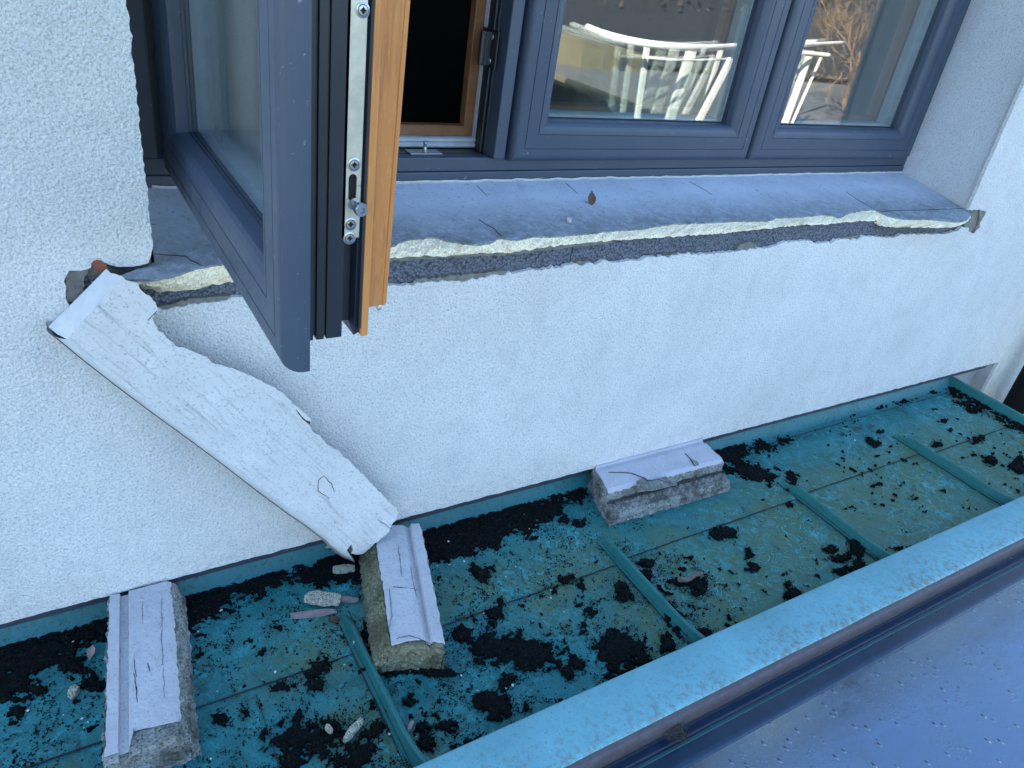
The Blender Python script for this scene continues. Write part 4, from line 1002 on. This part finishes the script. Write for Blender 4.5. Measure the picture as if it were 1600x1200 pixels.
jx = (rng.rand(*X.shape) - .5) * cell * .8; jy = (rng.rand(*X.shape) - .5) * cell * .8
V_ = np.stack([(X + jx)[used], (Y + jy)[used], zz[used]], 1)
jj, ii = np.nonzero(fmask)
F_ = np.stack([idm[jj, ii], idm[jj, ii + 1], idm[jj + 1, ii + 1], idm[jj + 1, ii]], 1)
mb = MB(); mb.add(V_.tolist(), F_.tolist())
dirt = solo(mb, 'moss', M['dirt'], 'black rotted moss and soot crumbs strewn over the metal roof', 'moss', (1, -.2, ZR), kind='stuff', recalc=False)
print('moss faces', len(F_))

def lump(name, mat, label, cat, c, size, rot, seed, group=None, flat=.5):
    mb = MB(); bm = bmesh.new(); bmesh.ops.create_icosphere(bm, subdivisions=4, radius=1)
    vs = []
    cr, sr = math.cos(rot), math.sin(rot)
    for v in bm.verts:
        p = v.co.copy(); k = 1 + .28 * nz(p, 1.6, seed) + .12 * nz(p, 6, seed + 2)
        p = Vector((p.x * k, p.y * k, p.z * k)); p = Vector((max(-.85, min(.9, p.x)), p.y, max(-flat, min(flat, p.z)) / flat))
        x, y, z = p.x * size[0], p.y * size[1], p.z * size[2]
        vs.append((c[0] + x * cr - y * sr, c[1] + x * sr + y * cr, c[2] + z))
    mb.add(vs, [tuple(v.index for v in f.verts) for f in bm.faces]); bm.free()
    return solo(mb, name, mat, label, cat, tuple(c), group)
def dirz(u0, v0, u1, v1): a, b = oz(u0, v0, ZR), oz(u1, v1, ZR); return (a + b) / 2, math.atan2(b[1] - a[1], b[0] - a[0]), np.linalg.norm(b - a) / 2
c, r_, L = dirz(471, 941, 535, 944); lump('cement_chip', M['chip'], 'speckled cream oval cement chip left of the block under the slab', 'chip', c + np.array([0, 0, .012]), (L, .013, .007), r_, 3)
c, r_, L = dirz(535, 1166, 567, 1127); lump('cement_chip', M['chip'], 'narrow speckled cement chip beside the large black moss patch', 'chip', c + np.array([0, 0, .008]), (L, .0052, .005), r_, 4)
c, r_, L = dirz(508, 1138, 520, 1153); lump('cement_chip', M['chip'], 'small grainy chip on the right rim of the large black moss patch', 'chip', c + np.array([0, 0, .010]), (L * .8, .004, .004), r_, 5)
c, r_, L = dirz(108, 1084, 123, 1086); lump('cement_chip', M['chip'], 'small round cream chip left of the lower left block', 'chip', c + np.array([0, 0, .006]), (L, .009, .006), r_, 6)
c, r_, L = dirz(898, 762, 914, 754); lump('cement_chip', M['chip'], 'pale chip touching the left end of the cracked middle block', 'chip', c + np.array([0, 0, .007]), (L, .009, .007), r_, 7)
c, r_, L = dirz(517, 898, 556, 893); lump('cement_chip', M['chip'], 'flat grey chip in the black dirt beside the foot of the slab', 'chip', c + np.array([0, 0, .010]), (L, .008, .005), r_, 8)
c, r_, L = dirz(556, 1002, 562, 1010); lump('cement_chip', M['flake'], 'small white chip beside the seam at the block under the slab', 'chip', c + np.array([0, 0, .006]), (L, .007, .005), r_, 9)
c, r_, L = dirz(448, 966, 530, 957); lump('wood_sliver', M['sliver'], 'pinkish grey wood sliver just below the oval cement chip', 'sliver', c + np.array([0, 0, .004]), (L, .006, .0035), r_, 10)
c, r_, L = dirz(520, 938, 562, 940); lump('wood_sliver', M['sliver'], 'pinkish wood sliver behind the oval cement chip touching the block', 'sliver', c + np.array([0, 0, .004]), (L, .005, .003), r_, 11)
c, r_, L = dirz(512, 970, 532, 972); lump('wood_sliver', M['moss'], 'short brown sliver at the upper tip of the seam', 'sliver', c + np.array([0, 0, .005]), (L, .005, .004), r_, 12)
c, r_, L = dirz(636, 1148, 645, 1130); lump('wood_sliver', M['sliver'], 'tiny pinkish sliver right of the nearest seam', 'sliver', c + np.array([0, 0, .006]), (L, .003, .003), r_, 13)
c, r_, L = dirz(1066, 912, 1094, 903); mb = MB(); d = np.array([math.cos(r_), math.sin(r_), 0])
mb.tube([tuple(c + d * L * t + np.array([0, 0, .012 + .004 * math.sin(3 * t)])) for t in np.linspace(-1.5, 1, 9)], .006, 8, .6)
solo(mb, 'twig', M['twig'], 'short dark twig lying in a moss patch between the two middle seams', 'twig', tuple(c))
# brown leaves
def leaf(c, L, w_, rot, tilt, label, seed, mat=None, group=None):
    mb = MB(); vs = []; fs = []; n = 10; rnd_ = random.Random(seed)
    R_ = Matrix.Rotation(rot, 3, 'Z') @ Matrix.Rotation(tilt, 3, 'Y')
    for i in range(n + 1):
        t = i / n; ww = w_ * math.sin(math.pi * t ** .8) ** 1.1 * (1 + .25 * nz((t, seed, 0), 9, seed))
        for s_ in (-1, 0, 1):
            p = Vector(((t - .5) * L, s_ * ww * (1 + .15 * nz((t, s_, 0), 5, seed)), .25 * ww * abs(s_) + .12 * L * (t - .5) ** 2 * 4 * .3)); p = R_ @ p; vs.append(tuple(Vector(c) + p))
    for i in range(n):
        for s_ in range(2): a = i * 3 + s_; fs.append((a, a + 3, a + 4, a + 1))
    m2 = len(vs); mb.add(vs, fs); mb.add([(x, y, z - .0005) for x, y, z in vs], [tuple(reversed(f)) for f in fs])
    return solo(mb, 'leaf', mat or M['leaf'], label, 'leaf', tuple(c), group, recalc=False)
cl = sp(923, 317); leaf(cl + np.array([0, 0, .010]), .030, .008, 1.2, rad(-50), 'small brown curled leaf standing on the window sill', 3)
for k_, (u, v, lab) in enumerate([(1536, 645, 'brown dead leaf in the far right corner of the metal roof'), (1360, 668, 'small brown leaf on the clear strip above the rightmost seam'), (1338, 672, 'reddish leaf scrap left of the small brown leaf near the wall'),
                     (1492, 628, 'dead leaf at the wall foot near the far right corner'), (143, 1025, 'pale dead leaf in the black dirt left of the lower left block'), (540, 875, 'brown leaf under the foot of the leaning slab')]):
    p = oz(u, v, ZR); leaf(p + np.array([0, 0, .007]), .026, .006, k_ * 1.1, rad(12), lab, k_ + 5, M['leaf'] if k_ != 4 else M['sliver'])
# pale chip on sill
c = sp(889, 346); lump('paint_chip', M['flake'], 'tiny white round chip on the window sill left of the leaf', 'chip', c + np.array([0, 0, .003]), (.005, .004, .0035), .4, 31)
# scattered white flakes
fl = []
mb = MB(); mb.extrude([(-.003, -.002, 0), (.002, -.0026, .0006), (.0034, .001, 0), (-.001, .0026, .0004)], (0, 0, .0008))
mb.off = (0, 0, 0); f0 = mb.build('paint_flake', M['flake'])
rf = random.Random(8)
fpx = [(100, 1120), (60, 1075), (129, 1126), (138, 1133), (132, 1140), (115, 1007), (340, 1083), (330, 1190), (430, 1053), (346, 958), (310, 990), (538, 1043), (462, 945), (800, 1075), (702, 885), (720, 1060), (842, 843), (826, 830), (805, 888), (683, 888),
       (725, 880), (790, 905), (818, 807), (745, 1083), (790, 1078), (650, 1155), (608, 1150), (1180, 728), (1335, 690), (880, 960), (860, 937), (755, 962), (385, 903), (240, 1195), (25, 1035), (45, 1115), (1050, 790), (980, 815), (860, 925), (700, 850), (905, 780), (1245, 700)]
for k_, (u, v) in enumerate(fpx):
    p = oz(u, v, ZR); o = f0 if k_ == 0 else f0.copy()
    if k_: COL.objects.link(o)
    o.location = (p[0], p[1], ZR + .0065 if k_ % 2 else ZR + .0045); s_ = rf.uniform(.35, .85); o.scale = (s_, s_, s_); o.rotation_euler = (rf.uniform(-.3, .3), rf.uniform(-.3, .3), rf.uniform(0, 6.3))
    o['label'] = 'tiny white paint flake scattered on the metal roof'; o['category'] = 'paint flake'; o['group'] = 'white paint flakes scattered on the roof'
# moss tuft on the drip rim
c = oz(1056, 1146, ZR + .005); mb = MB(); rt = random.Random(3)
for k_ in range(420):
    a = rt.uniform(0, 6.28); r_ = .020 * math.sqrt(rt.random()); px, py = c[0] + r_ * math.cos(a) * 1.1, c[1] + r_ * math.sin(a) * .8; hz = .016 * (1 - (r_ / .024) ** 2)
    d = Vector((rt.uniform(-1, 1), rt.uniform(-1, 1), rt.uniform(.1, 1))).normalized() * rt.uniform(.004, .009); z_ = ZR + .002 + hz * rt.random()
    s_ = Vector((rt.uniform(-1, 1), rt.uniform(-1, 1), 0)) * .0009
    P0 = Vector((px, py, z_)); mb.add([P0 - s_, P0 + s_, P0 + d], [(0, 1, 2)])
solo(mb, 'moss_tuft', M['moss'], 'dry brown moss tuft clinging to the rim below the pale roof edge', 'moss', (c[0], c[1], ZR), recalc=False)

# ================================================================== what the panes reflect: neighbour's balcony, shrub, house
mb = MB(); mb.add([(-300, -300, -5.2), (300, -300, -5.2), (300, 300, -5.2), (-300, 300, -5.2)], [(0, 1, 2, 3)])
solo(mb, 'ground', M['grass'], None, None, (0, 0, -5.2), kind='structure', recalc=False)
bal = thing('balcony', 'curved balcony with white railing mirrored in the middle pane', 'balcony', (3.9, -2.8, -1.5))
def mir(u, v, z): return mirror(u, v, z=z)
rp = [mir(918, 42, -.40), mir(950, 54, -.40), mir(1000, 66, -.40), mir(1050, 73, -.40), mir(1100, 75, -.40), mir(1158, 72, -.40)]
# extend the rail round the balcony
rail = rp + [rp[-1] + (rp[-1] - rp[-2]) * k for k in (1, 2, 3)]
def smoothp(P, n=6):
    out = []
    for i in range(len(P) - 1):
        p0, p1, p2, p3 = P[max(i - 1, 0)], P[i], P[i + 1], P[min(i + 2, len(P) - 1)]
        for j in range(n):
            t = j / n; out.append(.5 * ((2 * p1) + (p2 - p0) * t + (2 * p0 - 5 * p1 + 4 * p2 - p3) * t * t + (-p0 + 3 * p1 - 3 * p2 + p3) * t ** 3))
    out.append(P[-1]); return out
RS = smoothp(rail)
mb = MB(); mb.tube(RS, .021, 10); part(mb, 'handrail', M['rail'], bal, smooth=True)
low = [mirror(1010, 90, z=-.47), mirror(1050, 93.5, z=-.47), mirror(1100, 94, z=-.47), mirror(1143, 92, z=-.47)]
mb = MB(); mb.tube(smoothp(low), .008, 8); part(mb, 'glazing_rail', M['rail'], bal, smooth=True)
for (a, b, r_) in (((1012, 70), (995, 190), .016), ((1082, 76), (1045, 194), .036), ((1143, 92), (1092, 190), .018), ((1128, 75), (1105, 150), .014)):
    A = mirror(*a, z=-.42); Bp = mirror(*b, y=A[1] + .05)
    Bx = Bp + (Bp - A) * .9
    d = (Bx - A); mb = MB(); ux = np.array([d[2], 0, -d[0]]); ux /= np.linalg.norm(ux)
    w_ = r_; mb.hexa([tuple(A - ux * w_ + np.array([0, s, 0])) for s in (-.012, .012)][:1] + [tuple(A + ux * w_ + np.array([0, -.012, 0])), tuple(A + ux * w_ + np.array([0, .012, 0])), tuple(A - ux * w_ + np.array([0, .012, 0]))],
                     [tuple(Bx - ux * w_ + np.array([0, -.012, 0])), tuple(Bx + ux * w_ + np.array([0, -.012, 0])), tuple(Bx + ux * w_ + np.array([0, .012, 0])), tuple(Bx - ux * w_ + np.array([0, .012, 0]))])
    part(mb, 'post', M['rail'], bal)
r2 = [mir(1215, 72, -.40), mir(1262, 70, -.40), mir(1319, 67, -.40)]
mb = MB(); mb.tube(smoothp(r2), .020, 8); part(mb, 'handrail', M['rail'], bal, smooth=True)
r3 = [mir(1225, 84, -.46), mir(1262, 84, -.46), mir(1296, 87, -.46)]
mb = MB(); mb.tube(smoothp(r3), .022, 8); part(mb, 'handrail', M['rail'], bal, smooth=True)
for (a, b, w_) in (((1266, 84), (1232, 178), .034), ((1286, 84), (1248, 170), .014)):
    A = mirror(*a, z=-.47); Bp = mirror(*b, y=A[1] + .25); mb = MB(); mb.tube([tuple(A), tuple((A + Bp) / 2), tuple(Bp), tuple(Bp + (Bp - A) * .3)], w_, 8); part(mb, 'post', M['rail'], bal, smooth=True)
mb = MB(); gp = smoothp(rail)
for i in range(len(gp) - 1): 
    a, b = gp[i], gp[i + 1]; mb.add([(a[0], a[1], -.46), (b[0], b[1], -.46), (b[0], b[1], -1.3), (a[0], a[1], -1.3)], [(0, 1, 2, 3)])
part(mb, 'glass_panel', M['bglass'], bal, recalc=False)
mb = MB(); fl_ = [(p[0], p[1]) for p in RS] + [(7.5, -3.4), (7.5, -5.0), (4.8, -5.0)]
mb.extrude([(x, y, -1.42) for x, y in fl_], (0, 0, -.16)); part(mb, 'floor_slab', M['deck'], bal)

nb = thing('neighbour_house', 'beige clad house with slate roof mirrored in the middle pane', 'house', (12, -9, -5.2))
A = mirror(908, 60, y=-6.0); Bq = mirror(1005, 84, y=-6.0); Cq = mirror(990, 165, y=-6.0); Dq = mirror(908, 140, y=-6.0)
mb = MB(); mb.hexa([tuple(Dq), tuple(Cq), tuple(Cq - np.array([0, 1.5, 0])), tuple(Dq - np.array([0, 1.5, 0]))], [tuple(A), tuple(Bq), tuple(Bq - np.array([0, 1.5, 0])), tuple(A - np.array([0, 1.5, 0]))])
part(mb, 'beige_wall', M['beige'], nb)
mb = MB(); e = mirror(972, 100, y=-5.99); f = mirror(966, 128, y=-5.99); mb.box(f[0] - .04, f[0] + .05, -6.0, -5.97, f[2], e[2] + .1); part(mb, 'door_gap', M['navy'], nb)
mb = MB(); mb.box(4.0, 26, -13, -7.6, -5.2, -1.15); part(mb, 'wall', M['navy'], nb)
mb = MB(); mb.add([(3.5, -7.3, -1.2), (27, -7.3, -1.2), (27, -10.3, .55), (3.5, -10.3, .55), (3.5, -13.3, -1.2), (27, -13.3, -1.2)], [(0, 1, 2, 3), (3, 2, 5, 4), (0, 3, 4), (1, 5, 2)]); part(mb, 'roof', M['slate'], nb)
sh = mirror(1318, 172, y=-4.2)
shrub = thing('bare_shrub', 'sunlit leafless shrub mirrored in the right pane', 'shrub', tuple(sh))
rs = random.Random(12); mbt = MB(); mbb = MB()
def grow(p, d, L, r_, lev):
    pts = [p]; q = p.copy(); dd = d.copy()
    for i in range(4):
        dd = (dd + Vector((rs.uniform(-1, 1), rs.uniform(-1, 1), rs.uniform(-.6, .9))) * .22).normalized(); q = q + dd * L / 4; pts.append(q.copy())
    (mbt if lev < 2 else mbb).tube(pts, r_, 5 if lev < 2 else 3, .6)
    if lev < 5:
        for k in range(3 if lev < 4 else 3):
            b = pts[rs.randint(2, 4)]; nd = (dd + Vector((rs.uniform(-1, 1), rs.uniform(-1, 1), rs.uniform(-.5, .7))) * .85).normalized()
            grow(b, nd, L * rs.uniform(.6, .85), r_ * .58, lev + 1)
for k in range(6): grow(Vector(sh), Vector((rs.uniform(-.55, .55), rs.uniform(-.4, .4), 1)).normalized(), .62, .016, 0)
part(mbt, 'stem', M['branch'], shrub); part(mbb, 'branches', M['branch'], shrub, recalc=False)
mb = MB(); a = mirror(1250, 150, y=-4.0); mb.box(5.2, 11, -6.2, -3.5, sh[2] - .10, sh[2] - .02); solo(mb, 'terrace', M['deck'], None, None, (8, -4.8, sh[2] - .1), kind='structure')
# hedge behind
def hedge(name, label, cx_, cy_, z0, sx, sy, sz, n, seed, mat):
    mb = MB(); r_ = random.Random(seed)
    th = thing(name, label, 'hedge', (cx_, cy_, z0))
    for k in range(n):
        p = Vector((cx_ + r_.uniform(-sx, sx), cy_ + r_.uniform(-sy, sy), z0 + sz * r_.random() * (1 + .3 * mnoise.noise(Vector((k * .01, 0, 0))))))
        if nz(p, .9, seed) < -.15: continue
        a = Vector((r_.gauss(0, 1), r_.gauss(0, 1), r_.gauss(0, 1))).normalized(); b = a.orthogonal().normalized(); s_ = r_.uniform(.03, .08)
        mb.add([p - a * s_, p + b * s_ * .5, p + a * s_, p - b * s_ * .5], [(0, 1, 2, 3)])
    part(mb, 'foliage', mat, th, recalc=False)
    for i in range(5): mb = MB(); mb.tube([(cx_ - sx + 2 * sx * i / 4, cy_, z0), (cx_ - sx + 2 * sx * i / 4, cy_, z0 + sz * .8)], .06, 6, .4); part(mb, 'stem', M['twig'], th)
hedge('hedge', 'olive brown hedge mirrored behind the bare shrub', 13, -9.5, -3.5, 6, 1.2, 4.6, 9000, 5, m_plain('olive_leaf', (.055, .045, .022), .85, .5, 10, .3))
hedge('hedge', 'green hedge mirrored above the slate roof', 16, -15.5, -5.2, 12, 1.0, 6.2, 9000, 6, M['hedge'])
